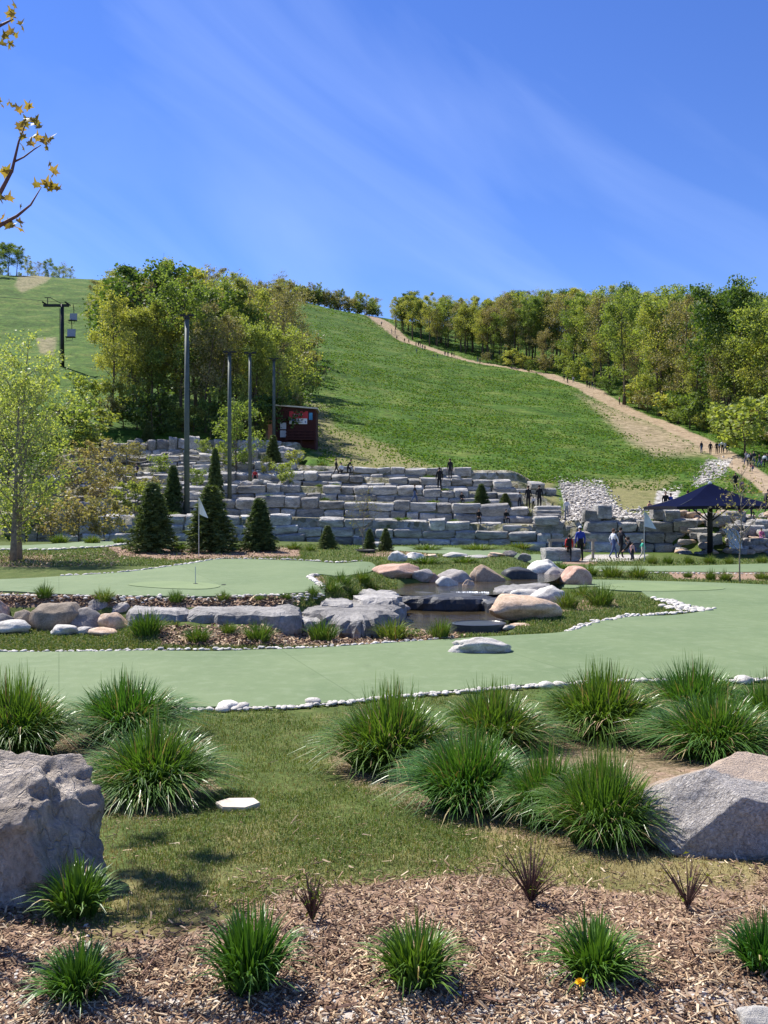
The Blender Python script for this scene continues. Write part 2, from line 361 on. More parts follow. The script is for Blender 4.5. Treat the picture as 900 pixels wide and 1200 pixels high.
mulch[mid] = pmask([[(0, 697), (135, 697), (340, 702), (348, 712), (0, 712)], [(185, 735), (340, 737), (460, 748), (540, 744), (535, 750), (400, 757), (190, 757)], [(125, 641), (350, 642), (352, 652), (200, 656), (140, 651)], [(0, 652), (60, 650), (60, 664), (0, 664)], [(363, 676), (378, 675), (384, 690), (376, 694)], [(780, 668), (900, 668), (900, 680), (790, 678)], [(420, 640), (500, 640), (500, 652), (425, 652)], [(620, 706), (720, 700), (725, 712), (640, 718)], [(640, 654), (700, 654), (700, 661), (640, 661)]], 3)[mid]
gravel[mid] = pmask([[(690, 650), (760, 650), (745, 657), (680, 658)]], 3)[mid]
gravel[hl] = pmask([[(655, 563), (706, 563), (712, 580), (730, 600), (762, 607), (762, 615), (645, 615), (664, 600)], [(828, 540), (858, 538), (848, 556), (826, 566), (812, 570), (822, 556)], [(770, 575), (800, 568), (790, 590), (765, 600)]], 5)[hl]
dirt[hl] = trail_mask(TV[:, 0], TV[:, 1])[hl]
dirt[hl] = np.maximum(dirt, np.clip(0.62*pmask([[(668, 458), (735, 478), (800, 505), (835, 522), (830, 537), (765, 538), (735, 520), (700, 487)]], 14)+0.0*wob/20, 0, 1))[hl]
dirt[hl] = np.maximum(dirt, 0.5*pmask([[(432, 362), (440, 366), (470, 396), (455, 392), (435, 378)], [(22, 318), (65, 322), (55, 332), (25, 345), (15, 335)], [(40, 395), (95, 392), (95, 425), (45, 415)]], 4))[hl]
dry[hl] = np.clip(pmask([[(395, 500), (420, 505), (500, 548), (540, 560), (400, 560), (370, 525), (360, 470), (385, 480)], [(705, 560), (790, 560), (770, 602), (720, 604)], [(620, 560), (650, 560), (662, 605), (640, 608)], [(700, 455), (790, 490), (800, 500), (760, 480)]], 14)*0.95, 0, 1)[hl]
dry[hl] = np.clip(dry + 0.30*sstep(0.1, 0.7, fbm2(TV[:, 0], TV[:, 1], 0.06, 4))*(TV[:, 1] < 130), 0, 1)[hl]
terr = hl & (TV[:, 0] < 12.5) & (TV[:, 1] > tier_y(0, TV[:, 0])) & (TV[:, 1] < np.where(TV[:, 0] < -8, tier_y(6, TV[:, 0])+1, tier_y(4, TV[:, 0])+0.8))
gravel[terr] = 0.45; dry[terr] = 0.8; dirt[terr] = 0.35
woods = pmask([[(90, 300), (330, 300), (358, 440), (352, 470), (318, 512), (100, 508), (60, 440)]], 6)*hl
woods = np.maximum(woods, (TV[:, 1] > 95)*sstep(1.2, 2.2, (TV[:, 0]-np.interp(TV[:, 1], TR[:, 1], TR[:, 0]))/5))
dirt[hl] = np.maximum(dirt*(1-woods), 0.0)[hl]

gm, nt, b, L = newmat('ground')
tcn = N(nt, 'ShaderNodeTexCoord').outputs['Object']
at1 = N(nt, 'ShaderNodeVertexColor', layer_name='mask'); sp = N(nt, 'ShaderNodeSeparateColor'); L(at1.outputs['Color'], sp.inputs[0])
at2 = N(nt, 'ShaderNodeVertexColor', layer_name='mask2'); sp2 = N(nt, 'ShaderNodeSeparateColor'); L(at2.outputs['Color'], sp2.inputs[0])
nf = noise_n(nt, tcn, 26, 5, 0.65); nm = noise_n(nt, tcn, 3.0, 5, 0.6); nl = noise_n(nt, tcn, 0.16, 6, 0.6, 0.5); nh = noise_n(nt, tcn, 0.9, 6, 0.7)
grass_n = ramp_out(nt, nm, [(0.25, (0.048, 0.072, 0.018)), (0.55, (0.085, 0.115, 0.030)), (0.8, (0.15, 0.145, 0.055))])
grass_n = mix(nt, grass_n, ramp_out(nt, nf, [(0.3, 0.4), (0.65, 1.25)]), 0.8, 'MULTIPLY')
grass_h = ramp_out(nt, nl, [(0.32, (0.036, 0.088, 0.010)), (0.5, (0.064, 0.130, 0.016)), (0.66, (0.125, 0.170, 0.034))])
grass_h = mix(nt, grass_h, ramp_out(nt, nh, [(0.35, 0.42), (0.62, 1.25)]), 0.9, 'MULTIPLY')
grass = mix(nt, grass_n, grass_h, sp2.outputs[0])
def edge(mask, nz, k=1.2, sh=0.5):       # noisy borders for a painted-in patch of soil
    return math_n(nt, 'MULTIPLY', math_n(nt, 'SUBTRACT', math_n(nt, 'ADD', mask, math_n(nt, 'MULTIPLY', math_n(nt, 'SUBTRACT', nz, 0.5), k)), sh-0.22), 2.4, True)
dryc = ramp_out(nt, nm, [(0.3, (0.16, 0.125, 0.055)), (0.55, (0.27, 0.22, 0.105)), (0.75, (0.10, 0.11, 0.035))])
dryh = ramp_out(nt, nh, [(0.3, (0.13, 0.14, 0.045)), (0.55, (0.26, 0.22, 0.11)), (0.75, (0.17, 0.17, 0.06))])
dryc = mix(nt, dryc, dryh, sp2.outputs[0])
nmix = mix(nt, nm, nh, sp2.outputs[0]); nme = mix(nt, nf, nmix, 0.6)
col = mix(nt, grass, dryc, math_n(nt, 'MULTIPLY', edge(at2.outputs['Alpha'], nme, 1.4, 0.62), 0.8))
mul = ramp_out(nt, nf, [(0.25, (0.12, 0.075, 0.052)), (0.5, (0.26, 0.175, 0.125)), (0.75, (0.42, 0.31, 0.225))])
col = mix(nt, col, mul, edge(sp.outputs[0], nme, 1.1))
dirtc = ramp_out(nt, nh, [(0.25, (0.21, 0.145, 0.088)), (0.6, (0.38, 0.295, 0.20)), (0.8, (0.47, 0.385, 0.275))])
col = mix(nt, col, dirtc, edge(sp.outputs[1], nme, 1.1))
gv = N(nt, 'ShaderNodeTexVoronoi'); gv.inputs['Scale'].default_value = 34; L(tcn, gv.inputs['Vector'])
gv2 = N(nt, 'ShaderNodeTexVoronoi'); gv2.inputs['Scale'].default_value = 3.2; L(tcn, gv2.inputs['Vector'])
gvc = mix(nt, gv.outputs['Color'], gv2.outputs['Color'], sp2.outputs[0])
gsp = N(nt, 'ShaderNodeSeparateColor'); L(gvc, gsp.inputs[0])
grav = ramp_out(nt, gsp.outputs[0], [(0.1, (0.10, 0.085, 0.07)), (0.4, (0.32, 0.30, 0.27)), (0.9, (0.60, 0.57, 0.52))])
col = mix(nt, col, grav, edge(sp.outputs[2], nme, 1.3))
L(col, b.inputs['Base Color']); b.inputs['Roughness'].default_value = 0.95; b.inputs['Specular IOR Level'].default_value = 0.1
hgt = math_n(nt, 'ADD', math_n(nt, 'MULTIPLY', nf, 0.02), math_n(nt, 'MULTIPLY', nh, math_n(nt, 'MULTIPLY', sp2.outputs[0], 0.5)))
bump_n(nt, hgt, 0.8, 1.0, b)
me = mesh_np('ground', TV, TQ, None, [gm], smooth=True)
for nme_, c in (('mask', (mulch, dirt, gravel, np.ones(len(TV)))), ('mask2', (sstep(46, 58, TV[:, 1]), woods, dry*0, dry))):
    a = me.color_attributes.new(nme_, 'FLOAT_COLOR', 'POINT'); a.data.foreach_set('color', np.stack(c, 1).astype(np.float32).ravel())
GROUND = obj('ground', me, kind='structure')

# ------------------------------------------------------------------ putting greens: sheets of turf that follow the ground
from mathutils.geometry import delaunay_2d_cdt
gmat, nt, b, L = newmat('putting_turf')
tcn = N(nt, 'ShaderNodeTexCoord').outputs['Object']
a = noise_n(nt, tcn, 0.5, 5, 0.6); f = noise_n(nt, tcn, 160, 3, 0.6); w = noise_n(nt, tcn, 4.0, 5, 0.65)
c = ramp_out(nt, a, [(0.3, (0.125, 0.175, 0.088)), (0.7, (0.165, 0.215, 0.112))])
c = mix(nt, c, ramp_out(nt, f, [(0.3, 0.72), (0.7, 1.18)]), 0.7, 'MULTIPLY'); c = mix(nt, c, (0.20, 0.245, 0.15), ramp_out(nt, w, [(0.5, 0.0), (0.72, 0.45)]))
st = noise_n(nt, tcn, 1.7, 6, 0.7, 1.0); c = mix(nt, c, (0.10, 0.13, 0.07), ramp_out(nt, st, [(0.58, 0.0), (0.72, 0.4)]))
mps = N(nt, 'ShaderNodeMapping'); mps.inputs['Rotation'].default_value = (0, 0, 1.2); L(tcn, mps.inputs['Vector']); br = N(nt, 'ShaderNodeTexBrick'); L(mps.outputs['Vector'], br.inputs['Vector']); br.inputs['Scale'].default_value = 1.0; br.inputs['Brick Width'].default_value = 14.0; br.inputs['Row Height'].default_value = 3.7; br.inputs['Mortar Size'].default_value = 0.012; br.inputs['Color1'].default_value = (1, 1, 1, 1); br.inputs['Color2'].default_value = (0.93, 0.95, 0.92, 1); br.inputs['Mortar'].default_value = (0.72, 0.76, 0.7, 1)
c = mix(nt, c, br.outputs['Color'], 0.8, 'MULTIPLY')
L(c, b.inputs['Base Color']); b.inputs['Roughness'].default_value = 0.8; b.inputs['Specular IOR Level'].default_value = 0.15
bump_n(nt, math_n(nt, 'ADD', f, math_n(nt, 'MULTIPLY', w, 1.5)), 0.3, 0.012, b)
fmat, nt, b, L = newmat('putting_fringe')
tcn = N(nt, 'ShaderNodeTexCoord').outputs['Object']; f = noise_n(nt, tcn, 120, 3, 0.6); a = noise_n(nt, tcn, 1.1, 4)
c = mix(nt, ramp_out(nt, a, [(0.3, (0.135, 0.19, 0.082)), (0.7, (0.172, 0.225, 0.104))]), ramp_out(nt, f, [(0.3, 0.7), (0.7, 1.2)]), 0.7, 'MULTIPLY')
L(c, b.inputs['Base Color']); b.inputs['Roughness'].default_value = 0.85

def smooth_loop(pts, n=8):
    P = np.array(pts, float); m = len(P); out = []
    for i in range(m):
        p0, p1, p2, p3 = P[i-1], P[i], P[(i+1) % m], P[(i+2) % m]
        for t in np.linspace(0, 1, n, endpoint=False):
            out.append(0.5*((2*p1)+(-p0+p2)*t+(2*p0-5*p1+4*p2-p3)*t*t+(-p0+3*p1-3*p2+p3)*t**3))
    return np.array(out)
def sheet(name, outline, mat, lift=0.03, step=0.5, label=None, **kw):
    n = len(outline); lo = outline.min(0); hi = outline.max(0)
    gx, gy = np.meshgrid(np.arange(lo[0], hi[0], step), np.arange(lo[1], hi[1], step)); gx = gx.ravel(); gy = gy.ravel()
    k = sdist(gx, gy, outline) < -step*0.45; P = [Vector(p) for p in outline]+[Vector(p) for p in np.stack([gx[k], gy[k]], 1)]
    v, e, f, *_ = delaunay_2d_cdt(P, [], [list(range(n))], 2, 1e-4)
    v = np.array([tuple(q) for q in v]); z = gz(v[:, 0], v[:, 1])+lift
    T = [list(q) for q in f if len(q) == 3]
    T = [t if np.cross(v[t[1]]-v[t[0]], v[t[2]]-v[t[0]]) > 0 else t[::-1] for t in T]
    cnt = {}
    for t in T:
        for i in range(3): cnt[(t[i], t[(i+1) % 3])] = 1
    V = np.column_stack([v, z]); B = np.column_stack([v, z-lift-0.05]); m = len(V)
    S = [[b_, a_, a_+m, b_+m] for (a_, b_) in cnt if (b_, a_) not in cnt]
    return obj(name, mesh_np(name, np.vstack([V, B]), S or None, T, [mat], smooth=False), label=label, **kw)
def loop_px(pts, n=6):
    return smooth_loop([ray(p, q)[:2] if q < 2000 else None for p, q in pts], n)
G_MAIN = loop_px([(-150, 828), (60, 838), (140, 836), (215, 831), (330, 830), (420, 822), (520, 812), (640, 803), (760, 797), (900, 797), (1080, 800),
                  (1120, 740), (1040, 690), (900, 686), (820, 683), (740, 681), (690, 680), (640, 682), (625, 690), (664, 690), (690, 688), (742, 690), (765, 702), (823, 714), (826, 717), (790, 722), (740, 724), (690, 732), (660, 742), (600, 746), (500, 752), (400, 759), (280, 764), (150, 764), (0, 766), (-150, 768)], 5)
sheet('putting_green', G_MAIN, gmat, label=None, kind='structure')
G_LEFT = loop_px([(-140, 694), (0, 694), (60, 697), (130, 699), (240, 700), (320, 698), (372, 696), (380, 692), (368, 680), (362, 676), (376, 674), (400, 676), (430, 672), (440, 664), (425, 659), (395, 661), (350, 658), (262, 656), (225, 661), (150, 671), (60, 677), (0, 680), (-140, 684)], 5)
sheet('putting_green', G_LEFT, gmat, kind='structure')
G_FARL = loop_px([(-140, 644), (0, 644), (60, 644), (120, 641), (158, 637), (130, 635), (60, 638), (0, 640), (-140, 640)], 4)
sheet('putting_green', G_FARL, gmat, kind='structure')
G_FARR = loop_px([(690, 668), (760, 670), (830, 671), (900, 671), (1000, 672), (1000, 660), (900, 661), (830, 663), (760, 664), (700, 664)], 4)
sheet('putting_green', G_FARR, gmat, kind='structure')
G_CEN = loop_px([(560, 652), (640, 662), (660, 657), (630, 650), (600, 647), (560, 643), (470, 641), (420, 642), (470, 646)], 4)
sheet('putting_green', G_CEN, gmat, kind='structure')
sheet('putting_fringe', loop_px([(150, 687), (190, 691), (240, 692), (258, 688), (230, 684), (180, 683)], 5), fmat, lift=0.042, kind='structure')
sheet('putting_fringe', loop_px([(700, 690), (750, 694), (830, 693), (848, 690), (800, 686), (740, 684)], 5), fmat, lift=0.042, kind='structure')

# ------------------------------------------------------------------ water
wm, nt, b, L = newmat('pond_water')
tcn = N(nt, 'ShaderNodeTexCoord').outputs['Object']
mp = N(nt, 'ShaderNodeMapping'); mp.inputs['Scale'].default_value = (1.0, 2.2, 1.0); L(tcn, mp.inputs['Vector'])
w1 = noise_n(nt, mp.outputs['Vector'], 5.5, 4, 0.6); 
L(ramp_out(nt, noise_n(nt, tcn, 1.2, 3), [(0.3, (0.030, 0.024, 0.013)), (0.7, (0.065, 0.050, 0.028))]), b.inputs['Base Color'])
b.inputs['Roughness'].default_value = 0.06; b.inputs['IOR'].default_value = 1.33; b.inputs['Specular IOR Level'].default_value = 0.5
bump_n(nt, w1, 0.35, 0.04, b)
def flat_sheet(name, poly, z, mat, **kw):
    n = len(poly); V = np.column_stack([poly, np.full(n, z)]); P = [Vector(p) for p in poly]
    v, e, f, *_ = delaunay_2d_cdt(P, [], [list(range(n))], 2, 1e-5); v = np.array([tuple(q) for q in v])
    T = [t if np.cross(v[t[1]]-v[t[0]], v[t[2]]-v[t[0]]) > 0 else t[::-1] for t in [list(q) for q in f]]
    return obj(name, mesh_np(name, np.column_stack([v, np.full(len(v), z)]), None, T, [mat]), **kw)
def grow(poly, k): c = poly.mean(0); return c+(poly-c)*k
flat_sheet('pond_water', smooth_loop(grow(POND_XY, 1.04), 4), -0.05, wm, kind='structure')
flat_sheet('stream_water', smooth_loop(grow(POOL_XY, 1.02), 4), 0.29, wm, kind='structure')
# ------------------------------------------------------------------ rocks
LIME = rock_mat('limestone_grey', (0.20, 0.19, 0.178), (0.36, 0.343, 0.32), (0.54, 0.52, 0.488), 1.3, 1.0, 0.16, stain=(0.12, 0.11, 0.095), val=(0.75, 1.45))
PALE = rock_mat('limestone_pale', (0.33, 0.31, 0.28), (0.52, 0.495, 0.455), (0.68, 0.65, 0.605), 2.2, 0.6, 0.05)
TAN = rock_mat('granite_tan', (0.33, 0.225, 0.15), (0.47, 0.34, 0.24), (0.57, 0.47, 0.38), 1.6, 0.5, 0.05)
PINK = rock_mat('granite_pink', (0.36, 0.21, 0.155), (0.50, 0.32, 0.24), (0.58, 0.44, 0.36), 2.0, 0.5, 0.05)
GREY = rock_mat('fieldstone_grey', (0.17, 0.155, 0.145), (0.28, 0.255, 0.24), (0.40, 0.365, 0.34), 2.2, 0.5, 0.05)
BROWN = rock_mat('fieldstone_brown', (0.15, 0.115, 0.085), (0.25, 0.20, 0.15), (0.35, 0.29, 0.23), 2.0, 0.5, 0.05)
LEDGE = rock_mat('ledge_stone', (0.16, 0.152, 0.148), (0.28, 0.268, 0.258), (0.42, 0.40, 0.38), 1.4, 0.9, 0.10)
DARK = rock_mat('dark_stone', (0.028, 0.030, 0.034), (0.05, 0.052, 0.058), (0.085, 0.088, 0.095), 2.0, 0.5, 0.04, rough=0.5)
_ICO = {}
def ico(n):
    if n not in _ICO:
        bm = bmesh.new(); bmesh.ops.create_icosphere(bm, subdivisions=n, radius=1.0)
        _ICO[n] = (np.array([v.co[:] for v in bm.verts]), np.array([[v.index for v in f.verts] for f in bm.faces])); bm.free()
    return _ICO[n]
def rock_shape(seed, sub=3, cuts=9, rough=0.10, freq=1.6, lo=0.62, hi=0.98, sq=0.0, planes=()):
    P, T = ico(sub); P = P.copy(); r = np.random.default_rng(seed)
    if sq: P = np.sign(P)*np.abs(P)**(1-sq)
    for _ in range(cuts):
        n = r.normal(size=3); n /= np.linalg.norm(n); d = r.uniform(lo, hi)*(1+0.5*sq); s = P@n-d
        P = P-n[None]*np.maximum(0, s)[:, None]*0.93
    for a_, b_, c_, d in planes:
        n = np.array([a_, b_, c_], float); n /= np.linalg.norm(n); s = P@n-d; P = P-n[None]*np.maximum(0, s)[:, None]*0.97
    P = P*(1+rough*fbm(P*freq+seed*1.37, seed, 4)[:, None])
    P[:, 2] = np.where(P[:, 2] < -0.55, -0.55+(P[:, 2]+0.55)*0.25, P[:, 2])
    lo_, hi_ = P.min(0), P.max(0); P = (P-(lo_+hi_)/2)/((hi_-lo_)/2)
    P[:, 2] = (P[:, 2]+1)/2                                     # base at 0, top at 1, half width 1
    return P, T
_RK = {}
def rock_mesh(seed, mat, sub=3, **kw):
    k = (seed, mat.name, sub)
    if k not in _RK:
        P, T = rock_shape(seed, sub, **kw); _RK[k] = mesh_np('rock', P, None, T, [mat], smooth=True)
    return _RK[k]
def rock_px(x0, y0, x1, y1, mat, label, seed, name='boulder', cat='boulder', depth=0.75, rz=None, sub=3, group=None, sink=0.12, Y=None, z=None, push=0.75, **kw):
    cx = (x0+x1)/2
    if Y is None: X, Y, g = ray(cx, y1-1.0)
    else: X = X_of(cx, Y); g = gz1(X, Y)
    if z is not None: g = z
    w = (x1-x0)/F*Y/2; h = Z_of(y0, Y)-g; h = max(h, 0.05); d = w*depth
    Y2 = Y+d*push; k = Y2/Y*1.06; X = X_of(cx, Y2)
    h = max(Z_of(y0, Y2)-g, 0.06)
    return obj(name, rock_mesh(seed, mat, sub, **kw), None, (X, Y2, g-h*sink), (0, 0, R.uniform(-0.25, 0.25) if rz is None else rz), (w*k, d, h*(1+sink)), label, cat, group)

BLD = 'boulders around the pond'; ROW = 'boulders in the row below the left green'
for i, (x0, y0, x1, y1, m, lb) in enumerate([
    (-14, 700, 12, 724, PINK, 'pinkish boulder cut by the left edge, upper one of the row'),
    (-20, 718, 16, 733, GREY, 'low grey boulder at the left edge below a pinkish one'),
    (9, 706, 34, 727, GREY, 'rounded grey boulder near the left end of the boulder row'),
    (14, 714, 39, 735, BROWN, 'squat brown-grey boulder touching the largest brown boulder on its left'),
    (37, 705, 96, 738, BROWN, 'largest brown boulder in the row below the left green'),
    (94, 702, 131, 718, GREY, 'long grey boulder at the back of the row, behind a purple-grey one'),
    (74, 712, 123, 736, GREY, 'smooth purple-grey boulder right of the largest brown boulder'),
    (126, 706, 153, 720, GREY, 'flat-topped grey boulder at the right end of the row'),
    (116, 717, 149, 738, TAN, 'tan boulder beside the large grass tuft at the row\'s right end'),
    (-8, 726, 36, 738, PALE, 'low whitish stone at the foot of the row, leftmost'),
    (58, 732, 91, 741, PALE, 'low whitish stone in the lawn below the brown boulder'),
    (88, 734, 112, 742, PALE, 'small pale stone at the foot of the purple-grey boulder'),
    (104, 735, 137, 744, TAN, 'low tan stone in the lawn at the foot of the row')]):
    rock_px(x0, y0, x1, y1, m, lb, 100+i, group=ROW, cuts=10, rough=0.09, push=0.15, sub=4, z=0.08, lo=0.6, hi=0.95, Y=[17.6, 17.2, 17.9, 17.3, 17.2, 17.9, 17.2, 17.8, 17.0, 16.8, 16.6, 16.7, 16.5][i])

for i, (x0, y0, x1, y1, m, lb, Yd) in enumerate([
    (436, 660, 491, 689, PINK, 'big rounded tan-pink boulder behind the upper pool', 26.0),
    (482, 667, 507, 687, GREY, 'grey boulder leaning on the right of the tan-pink boulder', 26.2),
    (496, 671, 517, 685, PINK, 'small pink boulder at the back of the upper pool', 26.4),
    (512, 667, 555, 689, GREY, 'wide grey boulder at the back of the upper pool', 26.3),
    (511, 675, 538, 691, PALE, 'light grey boulder standing in the upper pool', 25.0),
    (551, 661, 591, 685, TAN, 'cream and tan boulder at the right of the upper pool', 26.6),
    (589, 664, 628, 682, DARK, 'dark square-cut boulder left of the small upper pool', 27.6),
    (618, 655, 657, 672, PALE, 'white pointed boulder behind the dark square-cut boulder', 30.5),
    (638, 664, 667, 675, GREY, 'flat grey boulder beside the small upper pool', 29.5),
    (654, 663, 692, 679, PINK, 'pinkish white boulder in front of the grass right of the stream', 28.5),
    (576, 696, 656, 736, TAN, 'big slanting tan boulder at the right bank of the lower pool', 18.9),
    (592, 690, 642, 704, PALE, 'flat white boulder above the big slanting tan boulder', 22.5),
    (620, 686, 664, 704, PALE, 'white boulder with a dark right face beside the grass mound', 22.0),
    (542, 679, 557, 689, TAN, 'small tan stone standing in the upper pool', 25.2),
    (464, 708, 481, 721, GREY, 'round grey stone at the left edge of the lower pool', 20.9),
    (474, 704, 507, 713, BROWN, 'flat brownish stone under the waterfall ledge', 22.2),
    (588, 732, 604, 741, PALE, 'small pale stone at the end of the dark disc slab', 17.8),
    (598, 730, 620, 737, TAN, 'small tan stone at the foot of the big slanting boulder', 18.2),
    (519, 647, 547, 659, PALE, 'white boulder in the back row between the grass strips', 38.0),
    (545, 650, 571, 659, PALE, 'low pale boulder next right of a white back-row boulder', 37.5),
    (571, 647, 592, 656, TAN, 'tan boulder in the back row between the grass strips', 38.5),
    (497, 649, 514, 657, TAN, 'leftmost small tan boulder of the back row', 38.0),
    (589, 645, 606, 654, GREY, 'grey boulder of the back row near the square block', 39.0),
    (604, 648, 622, 656, GREY, 'rightmost grey boulder of the back row near the square block', 38.0),
    (455, 645, 478, 652, PALE, 'flat pale stone in the mulch behind the left green', 35.0),
    (476, 647, 499, 653, PALE, 'second flat pale stone in the mulch behind the left green', 35.5)]):
    kw = dict(cuts=12, rough=0.11, sub=4, lo=0.58, hi=0.95)
    if m is DARK: kw = dict(cuts=4, rough=0.05, sq=0.5)
    rock_px(x0, y0, x1, y1, m, lb, 200+i, group=BLD, Y=Yd, z=(0.0 if i in (14, 15, 16) else None), **kw)
rock_px(526, 746, 598, 768, PALE, 'flat white weathered rock lying alone on the putting green', 300, name='rock', cat='rock', depth=0.55, sub=4, cuts=5, rough=0.16, freq=2.4)
rock_px(409, 626, 425, 639, PALE, 'pale upright boulder at the foot of the terraces left of the round spruces', 301)
rock_px(-96, 892, 122, 1062, rock_mat('near_boulder', (0.27, 0.225, 0.185), (0.48, 0.415, 0.355), (0.70, 0.62, 0.54), 2.0, 1.0, 0.18, stain=(0.24, 0.20, 0.165), val=(1.2, 1.2)),
        'large rough grey boulder at the left edge in the foreground', 311, depth=0.85, rz=0.0, sub=6, cuts=7, rough=0.17, freq=2.3, lo=0.75, hi=0.95, sq=0.25, Y=3.55,
        planes=[(-0.08, -0.1, 1, 0.74), (-0.30, -0.52, 0.8, 0.60), (0.0, -1, -0.05, 0.74), (0.9, -0.35, 0.3, 0.78), (0.55, -0.1, 0.85, 0.80), (-0.7, -0.2, 0.6, 0.85)])
m, nt, b, L = newmat('split_boulder')
tcn = N(nt, 'ShaderNodeTexCoord').outputs['Object']; geo = N(nt, 'ShaderNodeNewGeometry')
n1 = noise_n(nt, tcn, 2.2, 6, 0.65, 0.4); n2 = noise_n(nt, tcn, 24, 5, 0.7, 0.8)
tanc = ramp_out(nt, n1, [(0.3, (0.46, 0.35, 0.26)), (0.6, (0.60, 0.48, 0.38)), (0.75, (0.68, 0.59, 0.51))])
grc = ramp_out(nt, n2, [(0.3, (0.20, 0.18, 0.165)), (0.5, (0.43, 0.395, 0.365)), (0.7, (0.70, 0.66, 0.62))])
spx = N(nt, 'ShaderNodeSeparateXYZ'); L(tcn, spx.inputs[0])
# broken granite face on the near-left side, weathered tan rind over the top and right
k = math_n(nt, 'ADD', math_n(nt, 'MULTIPLY', spx.outputs[0], -0.55), math_n(nt, 'ADD', math_n(nt, 'MULTIPLY', spx.outputs[1], -1.15), math_n(nt, 'ADD', math_n(nt, 'MULTIPLY', spx.outputs[2], -0.35), math_n(nt, 'MULTIPLY', n1, 0.7))))
L(mix(nt, tanc, grc, ramp_out(nt, k, [(0.22, 0.0), (0.30, 1.0)])), b.inputs['Base Color']); b.inputs['Roughness'].default_value = 0.85
bump_n(nt, math_n(nt, 'ADD', n1, math_n(nt, 'MULTIPLY', n2, 0.7)), 0.9, 0.06, b)
rock_px(758, 892, 955, 1008, m, 'tan and grey split granite boulder at the right edge in the foreground', 322, depth=0.7, rz=0.0, sub=6, cuts=4, rough=0.09, lo=0.85, hi=0.98, sq=0.2, Y=4.25,
        planes=[(0.18, -0.32, 1, 0.60), (-0.75, -0.55, 0.55, 0.62), (-0.25, -1, 0.12, 0.70), (0.35, -0.9, 0.05, 0.74), (-0.5, 0.3, 0.8, 0.72)])
rock_px(868, 1193, 920, 1216, PALE, 'pale stone at the bottom right corner in the gravel', 325, name='stone', cat='stone', sub=4)

# layered limestone slabs that hold up the left green
def slab_mesh(seed, outline, top, bottom, jag=0.06):
    r = np.random.default_rng(seed); P = smooth_loop(outline, 7); n = len(P); c = P.mean(0)
    P = P+(P-c)/np.linalg.norm(P-c, axis=1)[:, None]*(r.normal(size=n)*jag)[:, None]
    lay = [(0.80, 0.0), (0.97, 0.12), (1.0, 0.45), (0.98, 0.72), (0.94, 0.9), (0.80, 1.0), (0.5, 1.0), (0.2, 1.0)]; V = []
    for s, t in lay:
        jt = (r.normal(size=(n, 2))*jag*0.35) if s > 0.85 else 0
        q = c+(P-c)*s+jt; zz = bottom+(top-bottom)*t+(0.03*fbm2(q[:, 0], q[:, 1], 1.8, seed)+0.012*r.normal(size=n)*(s > .7) if t > 0.85 else 0); V.append(np.column_stack([q, np.broadcast_to(zz, n)]))
    V = np.vstack(V+[np.array([[c[0], c[1], top]])]); Q = []; T = []
    for l in range(len(lay)-1):
        for i in range(n): a = l*n+i; b_ = l*n+(i+1) % n; Q.append([a, b_, b_+n, a+n])
    l = (len(lay)-1)*n
    for i in range(n): T.append([l+i, l+(i+1) % n, len(V)-1])
    return mesh_np('slab', V, Q, T, [LEDGE])
def slab(outline_px, z, bottom, label, seed, mat=None, jag=0.06, name='stone_slab', Yoff=0):
    out = np.array([(X_of(p, (CZ-z)*F/(q-600)), (CZ-z)*F/(q-600)) for p, q in outline_px]); c = out.mean(0)
    me = slab_mesh(seed, out-c, z, bottom, jag); me.transform(Matrix.Translation((0, 0, -bottom)))
    if mat: me.materials[0] = mat
    return obj(name, me, None, (c[0], c[1], bottom), (0, 0, 0), 1, label, 'slab', 'ledge slabs between the left green and the pond')
slab([(150, 716), (186, 717), (221, 716), (222, 708), (190, 706), (155, 707)], 0.50, -0.1, 'long low grey slab behind the large grass tuft, left end of the ledge', 1, jag=0.035)
slab([(223, 717), (285, 718), (346, 719), (350, 709), (290, 706), (226, 707)], 0.50, -0.1, 'long grey slab in the middle of the ledge', 2, jag=0.035)
slab([(338, 711), (372, 719), (410, 725), (440, 723), (468, 712), (470, 702), (420, 701), (368, 704)], 0.40, -0.15, 'largest flat pale ledge slab with a jagged dark front edge', 3, jag=0.09)
slab([(418, 701), (455, 705), (467, 699), (462, 691), (425, 690)], 0.50, 0.2, 'upper flat pale slab stacked behind the largest ledge slab', 4)
slab([(330, 719), (352, 727), (375, 724), (360, 715), (338, 714)], 0.28, -0.1, 'small lower grey slab in front of the largest ledge slab', 5)
slab([(376, 706), (408, 709), (412, 703), (385, 701)], 0.47, 0.3, 'thin grey slab lying on the largest ledge slab', 6, jag=0.03)
slab([(468, 699), (520, 701), (572, 700), (578, 694), (520, 692), (470, 693)], 0.285, -0.25, 'dark wet ledge stone that the waterfall spills over', 7, mat=DARK, jag=0.05)
slab([(575, 690), (600, 692), (640, 687), (644, 683), (605, 684)], 0.36, 0.0, 'thin flat pale slab between the two pools', 8, jag=0.04)
slab([(560, 702), (592, 708), (600, 698), (575, 696)], 0.22, -0.25, 'dark wet stone under the flat white boulder', 9, mat=DARK)
